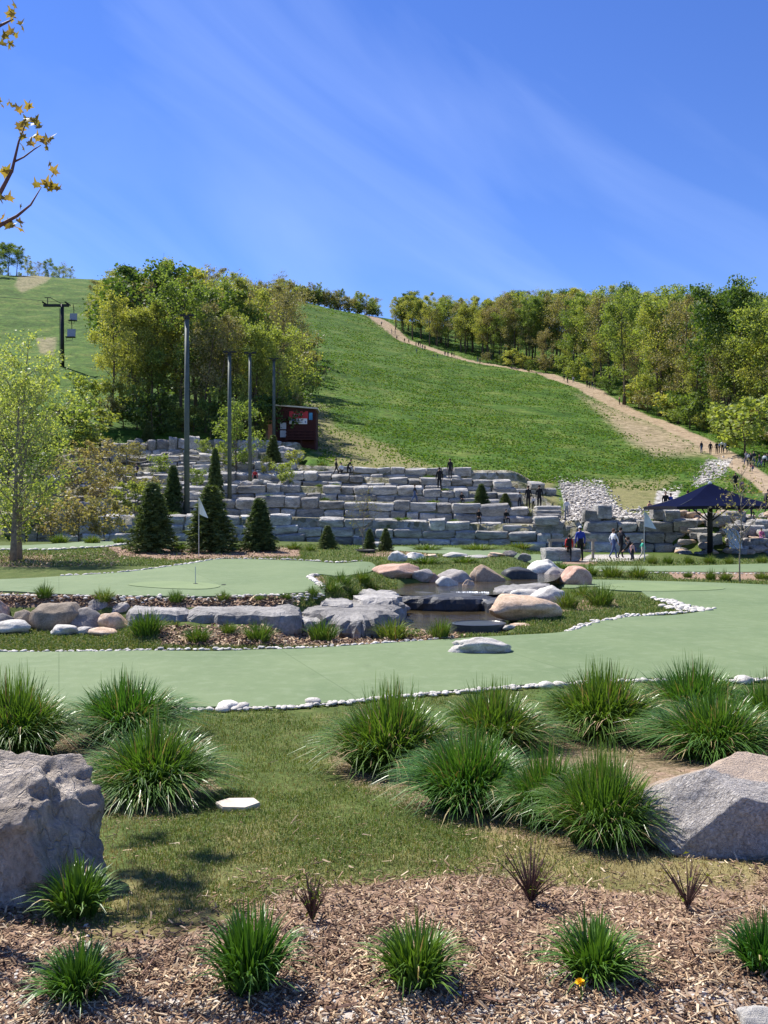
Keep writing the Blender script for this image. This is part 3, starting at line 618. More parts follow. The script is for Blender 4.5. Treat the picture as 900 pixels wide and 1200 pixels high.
X, Y, g = ray(279, 948); ol = np.array([(-.15, .02), (-.09, -.06), (.06, -.075), (.15, -.02), (.10, .05), (-.07, .07)]); mb = MB(); mb.add(np.vstack([np.column_stack([ol*.96, np.full(6, 0)]), np.column_stack([ol, np.full(6, .022)]), np.column_stack([ol*.97, [.034, .036, .032, .035, .036, .033]]), [[0, 0, .036]]]), [[l*6+i, l*6+(i+1) % 6, (l+1)*6+(i+1) % 6, (l+1)*6+i] for l in range(2) for i in range(6)], [[12+i, 12+(i+1) % 6, 18] for i in range(6)]); me = mb.mesh('flat_stone', flat_mat('cream_stone', (0.55, 0.48, 0.40), .9, .2, 14))
obj('flat_stone', me, None, (X, Y, g+0.012), (0.12, -0.05, 0), 1, 'flat cream stone slab lying on the foreground lawn', 'stone')
# dark disc slab with a shallow rim at the lower pool
mb = MB(); th = np.linspace(0, 2*np.pi, 40, endpoint=False); Rr = [0.42, 0.60, 0.60, 0.54, 0.52, 0.0]; Zz = [-0.16, -0.12, 0.03, 0.04, 0.025, 0.025]
V = np.vstack([np.column_stack([r_*np.cos(th), r_*0.75*np.sin(th), np.full(40, z_)]) for r_, z_ in zip(Rr, Zz)])
mb.add(V, [[l*40+i, l*40+(i+1) % 40, (l+1)*40+(i+1) % 40, (l+1)*40+i] for l in range(5) for i in range(40)])
obj('stone_disc', mb.mesh('stone_disc', flat_mat('slate', (0.045, 0.052, 0.06), 0.35)), None, (X_of(561, 18.1), 18.1, 0.07), (0, 0, 0.15), 1, 'flat dark round slab with a raised rim at the front of the lower pool', 'slab')
# the small fall: strands of white water over the dark ledge
fm, nt, b, L = newmat('falling_water'); b.inputs['Base Color'].default_value = (0.75, 0.78, 0.8, 1); b.inputs['Roughness'].default_value = 0.15; b.inputs['Transmission Weight'].default_value = 0.1
def fall(name, label, pts_top, drop, seed, w, n=16, slope=0.25):
    r = np.random.default_rng(seed); mb = MB(); a = np.array(pts_top[0]); c = np.array(pts_top[1])
    for i in range(n):
        p = a+(c-a)*r.uniform(); ww = w*r.uniform(0.4, 1.2); t = np.linspace(0, 1, 6)
        P = np.column_stack([p[0]+0.04*r.normal()*t, p[1]-slope*(0.35+t**0.6*0.65)-0.02*r.normal(), p[2]+0.01-drop*np.clip(t-0.1, 0, 1)/0.9*r.uniform(0.9, 1)])
        mb.tube(P, ww*(1+0.5*np.sin(t*9+i)), 5)
    return obj(name, mb.mesh(name, fm, True), None, (0, 0, 0), label=label, cat='waterfall')
fall('waterfall', 'small waterfall spilling over the dark ledge between the two pools', [(X_of(535, 22.9), 22.95, 0.30), (X_of(574, 22.9), 22.95, 0.30)], 0.34, 3, 0.018, 40)
mb = MB()
for i in range(26):
    mb.box((X_of(R.uniform(515, 577), 22.4), 22.45+R.uniform(-0.25, 0.12), -0.045), (R.uniform(.1, .35), R.uniform(.03, .08), 0.02), rz=R.uniform(-.3, .3))
obj('foam', mb.mesh('foam', flat_mat('foam', (0.75, 0.77, 0.78))), kind='stuff', label='white foam on the lower pool below the small waterfall', cat='foam')

# ------------------------------------------------------------------ terrace walls of armour stone
def block_mesh(seed):
    bm = bmesh.new(); bmesh.ops.create_cube(bm, size=1.0); bmesh.ops.subdivide_edges(bm, edges=bm.edges[:], cuts=3, use_grid_fill=True)
    P = np.array([v.co[:] for v in bm.verts]); n = P/np.maximum(np.abs(P).max(1), 1e-6)[:, None]
    m = (np.abs(P) > 0.49).sum(1); P = P*np.where(m == 3, 0.89, np.where(m == 2, 0.95, 1.0))[:, None]
    n_ = np.array([0, -0.6, 0.8]); P = P-n_[None]*np.maximum(0, P@n_-0.56)[:, None]*0.9
    P = P+0.065*np.stack([fbm(P*2.6+seed*7.1+k*31, seed+k, 3) for k in range(3)], 1)
    for v, p in zip(bm.verts, P): v.co = p
    me = bpy.data.meshes.new('stone_block'); bm.to_mesh(me); bm.free(); me.materials.append(LIME)
    me.polygons.foreach_set('use_smooth', np.ones(len(me.polygons), bool)); me.set_sharp_from_angle(angle=0.6); return me
BLK = [block_mesh(s) for s in range(10)]
def wall(name, label, x0, x1, yf, topf, basef, courses, wmin=1.1, wmax=2.3, depth=0.95, group='armour stone terrace walls', skip=0.0, rough=1.0):
    xm = (x0+x1)/2; root = thing(name, label, 'wall', (xm, float(yf(xm)), float(basef(xm))), group=group); k = 0
    o = np.array(root.location)
    for c in range(courses):
        x = x0-R.uniform(0, 0.8) if c % 2 else x0
        while x < x1-0.4:
            w = R.uniform(wmin, wmax); xc = x+w/2; b0 = float(basef(xc)); h = (float(topf(xc))-b0)/courses
            if c == courses-1 and R.random() < 0.22: h *= R.uniform(1.12, 1.3)
            elif c == courses-1 and R.random() < 0.2: h *= 0.82
            if R.random() > skip*(c == courses-1):
                yc = float(yf(xc))+depth/2+R.uniform(-0.13, 0.13)*rough+0.24*c
                sl = (float(yf(xc+.5))-float(yf(xc-.5)))
                obj('stone_block', BLK[R.randrange(10)], root, (xc-o[0], yc-o[1], b0+(float(topf(xc))-b0)/courses*c+h*0.5-0.03-o[2]+R.uniform(-.02, .02)*rough), (R.uniform(-.03, .10)*rough, R.uniform(-.03, .03)*rough, math.atan(sl)+R.uniform(-.05, .05)*rough),
                    (w*1.03, depth*R.uniform(.9, 1.1), h*1.0*R.uniform(0.9, 1.08)))
            x += w+0.06
    return root
TL = ['lowest armour stone terrace wall behind the round spruces', 'second armour stone terrace wall from the bottom', 'third armour stone terrace wall from the bottom', 'fourth armour stone terrace wall from the bottom',
      'fifth armour stone terrace wall at the foot of the grass slope', 'sixth terrace wall from the bottom, below the red hut', 'topmost left terrace wall at the foot of the wood']
EXT = [(30, 690), (40, 628), (55, 605), (70, 655), (85, 540), (95, 352), (125, 332)]
NC = [3, 2, 2, 2, 2, 2, 2]
for k in range(7):
    ym = float(np.interp(0, [0], [TX[k][2, 1]])); x0 = X_of(EXT[k][0], TX[k][1, 1]); x1 = X_of(EXT[k][1], TX[k][-1, 1])
    basef = (lambda x, k=k: gz1(x, float(tier_y(k, x))-0.15)-0.05) if k == 0 else (lambda x, k=k: float(tier_z(k-1, x))-0.14)
    wall('terrace_wall', TL[k], x0, x1, lambda x, k=k: tier_y(k, x), lambda x, k=k: tier_z(k, x), basef, NC[k], skip=0.05 if k < 4 else 0.12, rough=1.6 if k < 3 else 2.2, wmin=0.8 if k < 5 else 0.6, wmax=2.1 if k < 5 else 1.6)
wall('terrace_wall', 'armour stone wall between the railing and the waterfall pile', X_of(690, 52), X_of(802, 52), lambda x: 51.9, lambda x: 1.95, lambda x: -0.06, 3, group='armour stone terrace walls')
# loose armour stones
for i, (px, py, Y, w, h, lb) in enumerate([(657, 657, 42.5, 1.9, 0.72, 'square-cut grey block behind the person in red'), (693, 607, 53.2, 1.1, 0.85, 'left one of two grey blocks on top of the right wall'), (706, 607, 53.2, 1.0, 0.9, 'right one of two grey blocks on top of the right wall'),
                                         (640, 612, 54.2, 1.6, 0.6, 'grey block closing the lowest terrace beside the steps'), (440, 636, 50.0, 1.3, 0.35, 'low block at the foot of the lowest terrace wall'), (785, 610, 53.0, 1.1, 0.8, 'grey block on top of the right wall under the canopy'),
                                         (772, 610, 53.2, 1.0, 0.75, 'second grey block on top of the right wall beside the canopy')]):
    X = X_of(px, Y); g = gz1(X, Y); obj('stone_block', BLK[i], None, (X, Y, g+h*0.45), (0, 0, R.uniform(-.2, .2)), (w, 0.9, h), lb, 'stone', 'loose armour stones')
# stone steps up to the second terrace
st = thing('stone_steps', 'narrow stone steps climbing at the right end of the lower terraces', 'steps', (X_of(641, 54.6), 54.6, 1.6))
for s in range(5): obj('stone_step', BLK[s], st, (0.1*s, 0.42*s, 0.1+0.26*s), (0, 0, 0.05), (1.7, 0.75, 0.34))
# rubble on the left terraces
RB = []
for i in range(46):
    px = R.uniform(78, 240) if i < 34 else R.uniform(290, 345); k = R.randrange(1, 7); Y = float(tier_y(k, X_of(px, TX[k][1, 1])))+R.uniform(1.0, 2.8); RB.append((k, px, Y))
RB.sort(); cn = {}
for i, (k, px, Y) in enumerate(RB):
    X = X_of(px, Y); g = gz1(X, Y); s = R.uniform(0.3, 0.85); tn = ['', 'second', 'third', 'fourth', 'fifth', 'sixth', 'topmost'][k]; cn[k] = cn.get(k, 0)+1
    obj('rubble_stone', rock_mesh(400+i % 8, LIME, 3, cuts=12, rough=0.14, lo=0.55, hi=0.92), None, (X, Y, g-0.1), (0, 0, R.uniform(0, 6)), (s, s*0.75, s*R.uniform(.7, 1.1)), 'rough limestone rubble on the %s left terrace, %s stone from the left' % (tn, ordinal(cn[k])), 'stone', 'rubble on the left terraces')
# the waterfall pile under the canopy
PR = []
for i in range(150):
    px = R.uniform(796, 932); t = R.random()
    if not (836 < px < 852 and t < 0.55): PR.append((min(2, int(t*3)), px, t, i % 6))
PR.sort(); cn = {}
for i, (zn, px, t, m_) in enumerate(PR):
    Y = 49.4+5.0*t; X = X_of(px, Y); s = R.uniform(0.20, 0.42)*(1.3 if t > 0.6 else 1); g = gz1(X, Y); k = (zn, m_ % 3); cn[k] = cn.get(k, 0)+1
    bk = zn > 0 and m_ == 0
    obj('pile_rock', BLK[i % 10] if bk else rock_mesh(430+i % 9, (LIME, GREY, TAN)[m_ % 3], 3, cuts=14, rough=0.12, lo=0.5, hi=0.88), None, (X, Y, g+(s*0.5 if bk else -0.1)), (0, 0, R.uniform(-.3, .3) if bk else R.uniform(0, 6)), (s*3.4, s*2, s*1.7) if bk else (s*1.25, s*0.9, s*1.1), '%s rock in the %s waterfall pile, %s such from the left' % (('pale grey', 'dark grey', 'tan')[m_ % 3], ('lower', 'middle', 'upper')[zn], ordinal(cn[k])), 'rock', 'waterfall pile rocks')
fall('waterfall', 'white waterfall running down the rock pile behind the canopy post', [(X_of(838, 52.4), 51.9, 1.45), (X_of(851, 52.4), 51.9, 1.45)], 1.35, 5, 0.06, 40, slope=1.9)

# ------------------------------------------------------------------ stone edging of the greens: every stone a piece
EDGEM = rock_mat('edging_stone', (0.42, 0.39, 0.34), (0.62, 0.585, 0.53), (0.76, 0.725, 0.67), 2.2, 0.5, 0.05)
EDGE = [rock_mesh(460+i, EDGEM, 2, cuts=7, rough=0.1) for i in range(6)]
def edging(label, pts, size, step, limit=300, jit=0.4):
    W = np.array([ray(p, q)[:2] for p, q in pts]); s = np.concatenate([[0], np.cumsum(np.hypot(*np.diff(W, axis=0).T))])
    root = thing('stone_edging', label, 'edging', (W[0, 0], W[0, 1], gz1(*W[0])), group='stone edgings of the greens'); d = 0; n = 0; o = np.array(root.location)
    while d < s[-1] and n < limit:
        X = np.interp(d, s, W[:, 0])+R.gauss(0, size*jit); Y = np.interp(d, s, W[:, 1])+R.gauss(0, size*jit); k = size*R.uniform(0.5, 1.35); g = gz1(X, Y)
        obj('stone', EDGE[R.randrange(6)], root, (X-o[0], Y-o[1], g-k*0.12-o[2]+0.02), (R.uniform(-.2, .2), R.uniform(-.2, .2), R.uniform(0, 6)), (k*1.15, k*0.85, k*R.uniform(.6, 1.0)))
        d += step*R.uniform(0.6, 1.3); n += 1
edging('whitish stone edging along the near side of the large green, left stretch', [(-20, 840), (60, 842), (140, 840), (215, 834), (330, 832), (415, 824)], 0.040, 0.028, jit=0.8)
edging('whitish stone edging along the near side of the large green, right stretch', [(415, 824), (520, 814), (640, 805), (760, 799), (915, 799)], 0.042, 0.028, jit=0.8)
edging('whitish stone edging along the far side of the large green below the mulch bed', [(-10, 765), (100, 765), (200, 763), (280, 763), (400, 758), (490, 752), (530, 748)], 0.042, 0.06, jit=0.6)
edging('stone edging round the right-hand bed, lower side', [(665, 741), (690, 732), (740, 723), (790, 720), (825, 716)], 0.055, 0.05, jit=0.8)
edging('wide strip of grey stones at the tip of the right-hand bed', [(770, 703), (785, 707), (805, 713), (825, 716), (800, 716), (785, 712)], 0.075, 0.035, jit=1.9)
edging('stone edging in front of the left green above the boulders', [(0, 699), (60, 700), (130, 702), (240, 703), (345, 702), (378, 697)], 0.045, 0.045, jit=1.3)
edging('stone edging round the notch of the left green', [(380, 692), (372, 684), (362, 677), (372, 675)], 0.07, 0.08)
edging('stone edging on the far side of the left green', [(262, 655), (240, 658), (225, 661), (150, 671), (70, 676)], 0.06, 0.12)
edging('stone edging behind the left green toward the round spruces', [(262, 655), (350, 657), (395, 660), (425, 658)], 0.06, 0.13)
edging('stone edging of the far left green strip', [(0, 645), (60, 645), (120, 642), (158, 637)], 0.09, 0.16)
edging('stone edging of the far right green strip', [(700, 670), (760, 672), (830, 673), (900, 673)], 0.07, 0.16)
for i, (px, py, s) in enumerate([(268, 829, .12), (282, 829, .10), (260, 831, .09), (367, 822, .09), (640, 803, .1), (655, 802, .09), (872, 798, .12)]):
    X, Y, g = ray(px, py+3); obj('edging_stone', EDGE[i % 6], None, (X, Y, g), (0, 0, i), (s*1.2, s, s*.95), ['largest of the three bigger stones on the left stretch of edging', 'right one of the three bigger stones on the left edging', 'left one of the three bigger stones on the left edging', 'bigger pale stone where the edging nears the middle grass tuft', 'left one of two bigger edging stones behind the grass tufts', 'right one of two bigger edging stones behind the grass tufts', 'bigger pale edging stone near the right edge'][i], 'stone', 'bigger edging stones')
# ------------------------------------------------------------------ grasses and ground cover
BLADE = leaf_mat('ornamental_grass', [(0.052, 0.125, 0.02), (0.082, 0.18, 0.028), (0.13, 0.24, 0.045), (0.10, 0.195, 0.032)], 0.33, 0.34, 0.08, 0.5)
STRAW = leaf_mat('dead_grass', [(0.24, 0.17, 0.08), (0.36, 0.28, 0.14), (0.46, 0.37, 0.20)], 0.2, 0.7, 0.1)
LILY = leaf_mat('daylily_leaf', [(0.045, 0.115, 0.016), (0.07, 0.165, 0.022), (0.11, 0.225, 0.036)], 0.28, 0.4, 0.12, 0.45)
MIDG = leaf_mat('tuft_grass', [(0.07, 0.125, 0.02), (0.105, 0.175, 0.03), (0.155, 0.22, 0.045)], 0.3, 0.5, 0.15)
LAWN = leaf_mat('lawn_grass', [(0.065, 0.12, 0.024), (0.10, 0.17, 0.036), (0.15, 0.22, 0.05), (0.22, 0.24, 0.08), (0.40, 0.34, 0.17)], 0.25, 0.6, 0.0)
BARK = flat_mat('bark', (0.10, 0.078, 0.058), 0.95, 0.35, 9)
PBARK = flat_mat('pale_bark', (0.20, 0.17, 0.13), 0.95, 0.3, 9)
TWIG = flat_mat('twig', (0.10, 0.055, 0.045), 0.8, 0.25, 20)

def tuft(seed, nb, h, spread, width, segs=5, droop=1.0, base=0.16, mat=BLADE, dead=0.0, name='grass'):
    "a tussock of arching blades: unit height h, tips reaching out to spread"
    r = np.random.default_rng(seed); a = r.uniform(0, 2*np.pi, nb); rr = base*np.sqrt(r.uniform(0, 1, nb))
    cl = r.normal(0, .5, 7); lean = np.clip(rr/base*1.0+r.normal(0, 0.2, nb)+0.16*cl[(a*7/6.2832).astype(int) % 7], 0.02, 1.2); ln = h*r.uniform(0.62, 1.04, nb)*(1-0.12*lean)
    a2 = a+r.normal(0, 0.5, nb); t = np.linspace(0, 1, segs+1)
    out = spread*lean[:, None]*(0.35*t+0.65*t**2)[None]
    z = ln[:, None]*(t[None]-droop*0.50*np.clip(lean, 0, 1.4)[:, None]*t[None]**2.6)
    cx = rr*np.cos(a); cy = rr*np.sin(a); wv = 0.03*h*np.sin(t[None]*3+r.uniform(0, 6, nb)[:, None])
    x = cx[:, None]+out*np.cos(a2)[:, None]-wv*np.sin(a2)[:, None]; y = cy[:, None]+out*np.sin(a2)[:, None]+wv*np.cos(a2)[:, None]
    w = width*r.uniform(0.6, 1.25, nb)[:, None]*(1-t[None]**2*0.93)*np.minimum(1, 0.6+2*t[None]); tw = a2[:, None]+np.pi/2+r.normal(0, 0.7, nb)[:, None]
    A = np.stack([x-w*np.cos(tw), y-w*np.sin(tw), z-0.02], -1); B = np.stack([x+w*np.cos(tw), y+w*np.sin(tw), z-0.02], -1)
    V = np.stack([A, B], 2).reshape(-1, 3); n = 2*(segs+1); k = np.arange(nb)[:, None]*n+np.arange(segs)[None]*2
    Q = np.stack([k, k+1, k+3, k+2], -1).reshape(-1, 4)
    mi = np.repeat((r.uniform(size=nb) < dead).astype(int), segs)
    return mesh_np(name, V, Q, None, [mat, STRAW], mi)
BIG = [tuft(s, 2300, 1.0, 0.72, 0.012, 6, 1.18, 0.42, BLADE, 0.09, 'fountain_grass') for s in range(4)]
LIL = [tuft(20+s, 360, 1.0, 0.74, 0.028, 5, 1.0, 0.34, LILY, 0.015, 'daylily') for s in range(5)]
MID = [tuft(40+s, 260, 1.0, 0.75, 0.022, 4, 0.9, 0.5, MIDG, 0.04, 'grass_tuft') for s in range(4)]
def plant(px, py, wpx, hpx, meshes, name, label, cat, group, i, back=0.25, flat=1.0):
    X, Y, g = ray(px, py); Y += wpx/F*Y*back; X = X_of(px, Y); g = gz1(X, Y); h = hpx/F*Y; w = wpx/F*Y
    s = w/(2*0.84) if meshes is not MID else w/2.2
    return obj(name, meshes[i % len(meshes)], None, (X, Y, g), (0, 0, R.uniform(0, 6)), (s, s, h*(0.95 if meshes is BIG else (0.88 if meshes is LIL else 1.0))), label, cat, group)
for i, (px, py, w, h, lb) in enumerate([
    (18, 892, 150, 122, 'large fountain grass clump at the left edge behind the grey boulder'), (150, 872, 150, 92, 'fountain grass clump behind another, nearest the left edging'), (180, 945, 170, 122, 'broad fountain grass clump right of the grey boulder'),
    (458, 908, 165, 122, 'leftmost fountain grass clump of the middle group'), (578, 884, 150, 96, 'fountain grass clump at the back of the middle group by the edging'), (552, 955, 165, 122, 'fountain grass clump at the front left of the middle group'),
    (640, 972, 110, 122, 'narrow fountain grass clump in front, between two wider ones'), (708, 995, 150, 140, 'frontmost fountain grass clump left of the split boulder'), (705, 868, 160, 105, 'fountain grass clump behind, left of the right-hand pair'),
    (812, 858, 150, 98, 'tall fountain grass clump by the edging right of the middle'), (838, 893, 165, 100, 'fountain grass clump just behind the split boulder'), (908, 870, 120, 95, 'fountain grass clump cut by the right edge')]):
    plant(px, py, w, h, BIG, 'fountain_grass', lb, 'grass', 'fountain grass clumps in the foreground', i)
for i, (px, py, w, h, lb) in enumerate([
    (90, 1082, 105, 92, 'daylily clump in the shade in front of the grey boulder'), (92, 1182, 108, 98, 'daylily clump at the bottom left in the mulch'), (293, 1172, 125, 138, 'tallest daylily clump in the mulch, left of the middle'),
    (487, 1166, 118, 108, 'daylily clump in the mulch at the bottom centre'), (697, 1158, 122, 102, 'daylily clump with a dandelion in front of it'), (893, 1148, 90, 92, 'daylily clump cut by the right edge in the mulch')]):
    plant(px, py, w, h, LIL, 'daylily', lb, 'plant', 'daylily clumps in the mulch', i)
LB = lambda t: 'grass tuft ' + t
for i, (px, py, w, h, t) in enumerate([
    (52, 704, 32, 22, 'leftmost on the edge of the left green'), (122, 709, 36, 20, 'second along the edge of the left green'), (207, 708, 32, 17, 'third along the edge of the left green'), (262, 705, 26, 13, 'fourth along the edge of the left green'),
    (304, 705, 18, 9, 'small, above the long grey slab'), (336, 704, 18, 10, 'small, at the right end of the long grey slab'), (172, 747, 62, 36, 'large, right of the boulder row'), (232, 754, 50, 24, 'in the mulch below the long low slab'), (268, 744, 30, 18, 'small, in the mulch below the middle slab'),
    (303, 753, 55, 28, 'in the mulch below the middle of the ledge'), (378, 752, 58, 30, 'in the mulch below the largest ledge slab'), (398, 744, 36, 22, 'behind another, against the largest ledge slab'), (342, 742, 30, 16, 'low, left of the largest ledge slab'), (460, 750, 62, 30, 'wide, in front of the ledge and left of the pool'), (516, 749, 44, 28, 'left of the dark disc slab'),
    (400, 688, 46, 20, 'upper one in the notch of the left green'), (388, 696, 44, 18, 'lower one in the notch of the left green'), (366, 699, 24, 14, 'small one at the corner of the left green'), (424, 684, 40, 18, 'left of the tan-pink boulder'), (434, 693, 34, 14, 'in front of the tan-pink boulder'), (412, 700, 34, 14, 'behind the largest ledge slab'), (665, 714, 42, 30, 'left one on the right-hand bed'), (704, 711, 52, 30, 'right one on the right-hand bed'), (684, 702, 50, 20, 'at the back of the right-hand bed'),
    (655, 670, 40, 16, 'beside the pinkish white boulder'), (688, 675, 44, 18, 'in front of the person in blue'), (718, 677, 44, 18, 'right of the middle in the row before the walkers'), (748, 678, 40, 18, 'at the right end of the row before the walkers'),
    (765, 661, 20, 13, 'first in the row under the canopy'), (783, 661, 20, 13, 'second in the row under the canopy'), (808, 661, 20, 12, 'third in the row under the canopy'), (832, 661, 24, 13, 'fourth in the row under the canopy'), (855, 661, 18, 12, 'fifth in the row under the canopy'), (893, 660, 20, 12, 'sixth in the row under the canopy'),
    (806, 677, 18, 9, 'small, alone before the far right green'), (833, 680, 22, 15, 'left one of the pair by the bare sapling'), (850, 681, 26, 16, 'right one of the pair by the bare sapling'), (893, 679, 26, 12, 'at the right edge by the bare sapling'),
    (70, 637, 34, 14, 'first of the low row behind the far left green strip'), (108, 637, 34, 12, 'second of the low row behind the far left green strip'), (140, 637, 24, 10, 'third of the low row behind the far left green strip'), (212, 644, 30, 11, 'between the wide and the tall spruce'), (275, 645, 26, 10, 'between the tall and the conical spruce'), (345, 644, 30, 10, 'right of the conical spruce'), (364, 646, 20, 10, 'left of the small round spruces'),
    (500, 645, 60, 9, 'low and wide, left in the strip behind the pond'), (560, 645, 70, 9, 'low and wide, middle of the strip behind the pond'), (610, 643, 46, 9, 'low and wide, right in the strip behind the pond'), (500, 661, 60, 12, 'low and wide behind the tan-pink boulder'), (545, 660, 50, 10, 'low and wide behind the grey pool boulder')]):
    plant(px, py, w, h*1.1, MID, 'grass_tuft', LB(t), 'grass', 'grass tufts around the greens', i, back=0.15)

# lawn, mulch and gravel, spread by area
def scatter_px(n, x0, x1, y0, y1, seed, Yr=None):
    r = np.random.default_rng(seed); px = r.uniform(x0, x1, n); py = r.uniform(y0, y1, n)
    Ys = np.geomspace(1.7, 14, 420) if y0 > 790 else np.geomspace(13, 60, 500); Y = np.zeros(n)
    if Yr: Ys = np.geomspace(Yr[0], Yr[1], 600)
    # columns share the foreground profile: solve by marching all at once
    for k in range(0, n, 20000):
        p = px[k:k+20000]; q = py[k:k+20000]; lo = np.full(p.shape, 1.7); found = np.zeros(p.shape, bool); y_ = np.full(p.shape, 60.0)
        prev = None
        for yv in Ys[::3]:
            d = Z_of(q, yv)-gz(X_of(p, yv), np.full(p.shape, yv), False)
            hit = (d <= 0) & ~found
            if prev is not None:
                t = pd/(pd-d+1e-9); y_ = np.where(hit, prev+(yv-prev)*np.clip(t, 0, 1), y_)
            found |= hit; prev = yv; pd = d
            if found.all(): break
        Y[k:k+20000] = y_
    X = X_of(px, Y); return px, py, X, Y, gz(X, Y)
def blades(name, X, Y, Z, ln, wd, seed, mat, label, cat):
    r = np.random.default_rng(seed); n = len(X); a = r.uniform(0, 2*np.pi, n); l = ln*r.uniform(0.5, 1.3, n); b_ = r.uniform(0.1, 0.9, n)*l; tw = r.uniform(0, 2*np.pi, n); w = wd*r.uniform(.6, 1.3, n)
    o = np.stack([X, Y, Z-0.004], -1); d = np.stack([np.cos(a), np.sin(a), 0*a], -1); s = np.stack([np.cos(tw), np.sin(tw), 0*a], -1)*w[:, None]; up = np.array([0, 0, 1.0])
    m = o+d*(b_*0.35)[:, None]+up*(l*0.62)[:, None]; t = o+d*b_[:, None]+up*(l*np.clip(1-0.35*b_/l, .5, 1))[:, None]
    V = np.stack([o-s, o+s, m+s*0.8, m-s*0.8, t], 1).reshape(-1, 3); k = np.arange(n)*5
    return obj(name, mesh_np(name, V, np.stack([k, k+1, k+2, k+3], -1), np.stack([k+3, k+2, k+4], -1), [mat]), kind='stuff', label=label, cat=cat)
px, py, X, Y, Z = scatter_px(300000, -120, 1020, 806, 1090, 1)
bare = fbm2(X, Y, 1.3, 21); keep = (py < np.interp(px, *MULCH_EDGE)-26*fbm2(X, Y, 1.7, 3)+rng.normal(4, 16, len(px))) & (sdist(X, Y, G_MAIN) > 0.10)
for bd in BEDS: keep &= (sdist(px, py, np.array(bd, float)) > rng.uniform(-30, 12, len(px)))
dd = sstep(940, 1050, py)*0.55+sstep(-0.15, 0.4, bare)*0.75+0.25*sstep(0, .5, fbm2(X, Y, 4.5, 23))
keep &= rng.uniform(size=len(px)) > dd
blades('lawn_grass', X[keep], Y[keep], Z[keep], 0.020+0.0028*Y[keep], 0.0009+0.00022*Y[keep], 2, LAWN, 'short mown grass on the foreground bank', 'grass')
px, py, X, Y, Z = scatter_px(70000, -120, 1020, 840, 1075, 19)
k = (py < np.interp(px, *MULCH_EDGE)-26*fbm2(X, Y, 1.7, 3)+rng.normal(10, 18, len(px))) & (rng.uniform(size=len(px)) < np.clip(0.10+sstep(930, 1040, py)*0.6+0.8*sstep(0.0, 0.5, fbm2(X, Y, 1.3, 21)), 0, 1)) & (sdist(X, Y, G_MAIN) > 0.15)
blades('dead_grass', X[k], Y[k], Z[k]+0.002, 0.016+0.0016*Y[k], 0.0009+0.0002*Y[k], 20, STRAW, 'dry straw-coloured grass in the thin patches of the foreground lawn', 'grass')
mp_ = []
for x0, x1, y0, y1, n in ((-60, 210, 724, 764, 26000), (0, 360, 640, 664, 16000), (590, 840, 696, 748, 26000), (180, 640, 742, 764, 14000), (350, 660, 638, 668, 14000), (352, 475, 668, 712, 9000), (690, 930, 655, 690, 14000)):
    mp_.append(scatter_px(n, x0, x1, y0, y1, 60+int(x0)))
px, py, X, Y, Z = [np.concatenate([m[i] for m in mp_]) for i in range(5)]
k = np.ones(len(X), bool)
for g_ in (G_MAIN, G_LEFT, G_FARL, G_FARR, G_CEN): k &= sdist(X, Y, g_) > 0.12
k &= (sdist(X, Y, POND_XY) > 0.15) & (sdist(X, Y, POOL_XY) > 0.1)
for p in ([(185, 735), (340, 737), (460, 748), (540, 744), (535, 750), (400, 757), (190, 757)], [(125, 641), (350, 642), (352, 652), (200, 656), (140, 651)], [(0, 697), (135, 697), (340, 702), (348, 712), (0, 712)], [(780, 668), (900, 668), (900, 680), (790, 678)]):
    k &= (sdist(px, py, np.array(p, float)) > 0) | (rng.uniform(size=len(px)) < 0.07)
blades('rough_grass', X[k], Y[k], Z[k], 0.045+0.0012*Y[k], 0.002+0.00032*Y[k], 3, LAWN, 'mown rough grass between the greens and the pond', 'grass')

# wood-chip mulch
CHIP = bpy.data.materials.new('wood_chip'); CHIP.use_nodes = True; nt = CHIP.node_tree; b = nt.nodes['Principled BSDF']
g = N(nt, 'ShaderNodeNewGeometry'); nt.links.new(ramp_out(nt, g.outputs['Random Per Island'], [(0.0, (0.06, 0.033, 0.022)), (0.3, (0.17, 0.10, 0.06)), (0.6, (0.32, 0.215, 0.13)), (0.85, (0.50, 0.385, 0.245)), (1.0, (0.68, 0.58, 0.42))]), b.inputs['Base Color'])
cn_ = N(nt, 'ShaderNodeTexCoord').outputs['Object']; bc = b.inputs['Base Color'].links[0].from_socket; nt.links.new(mix(nt, bc, ramp_out(nt, noise_n(nt, cn_, 2.6, 5, 0.65), [(0.36, (0.50, 0.42, 0.36)), (0.56, (1.08, 1.04, 1.0))]), 0.9, 'MULTIPLY'), b.inputs['Base Color']); b.inputs['Roughness'].default_value = 0.9
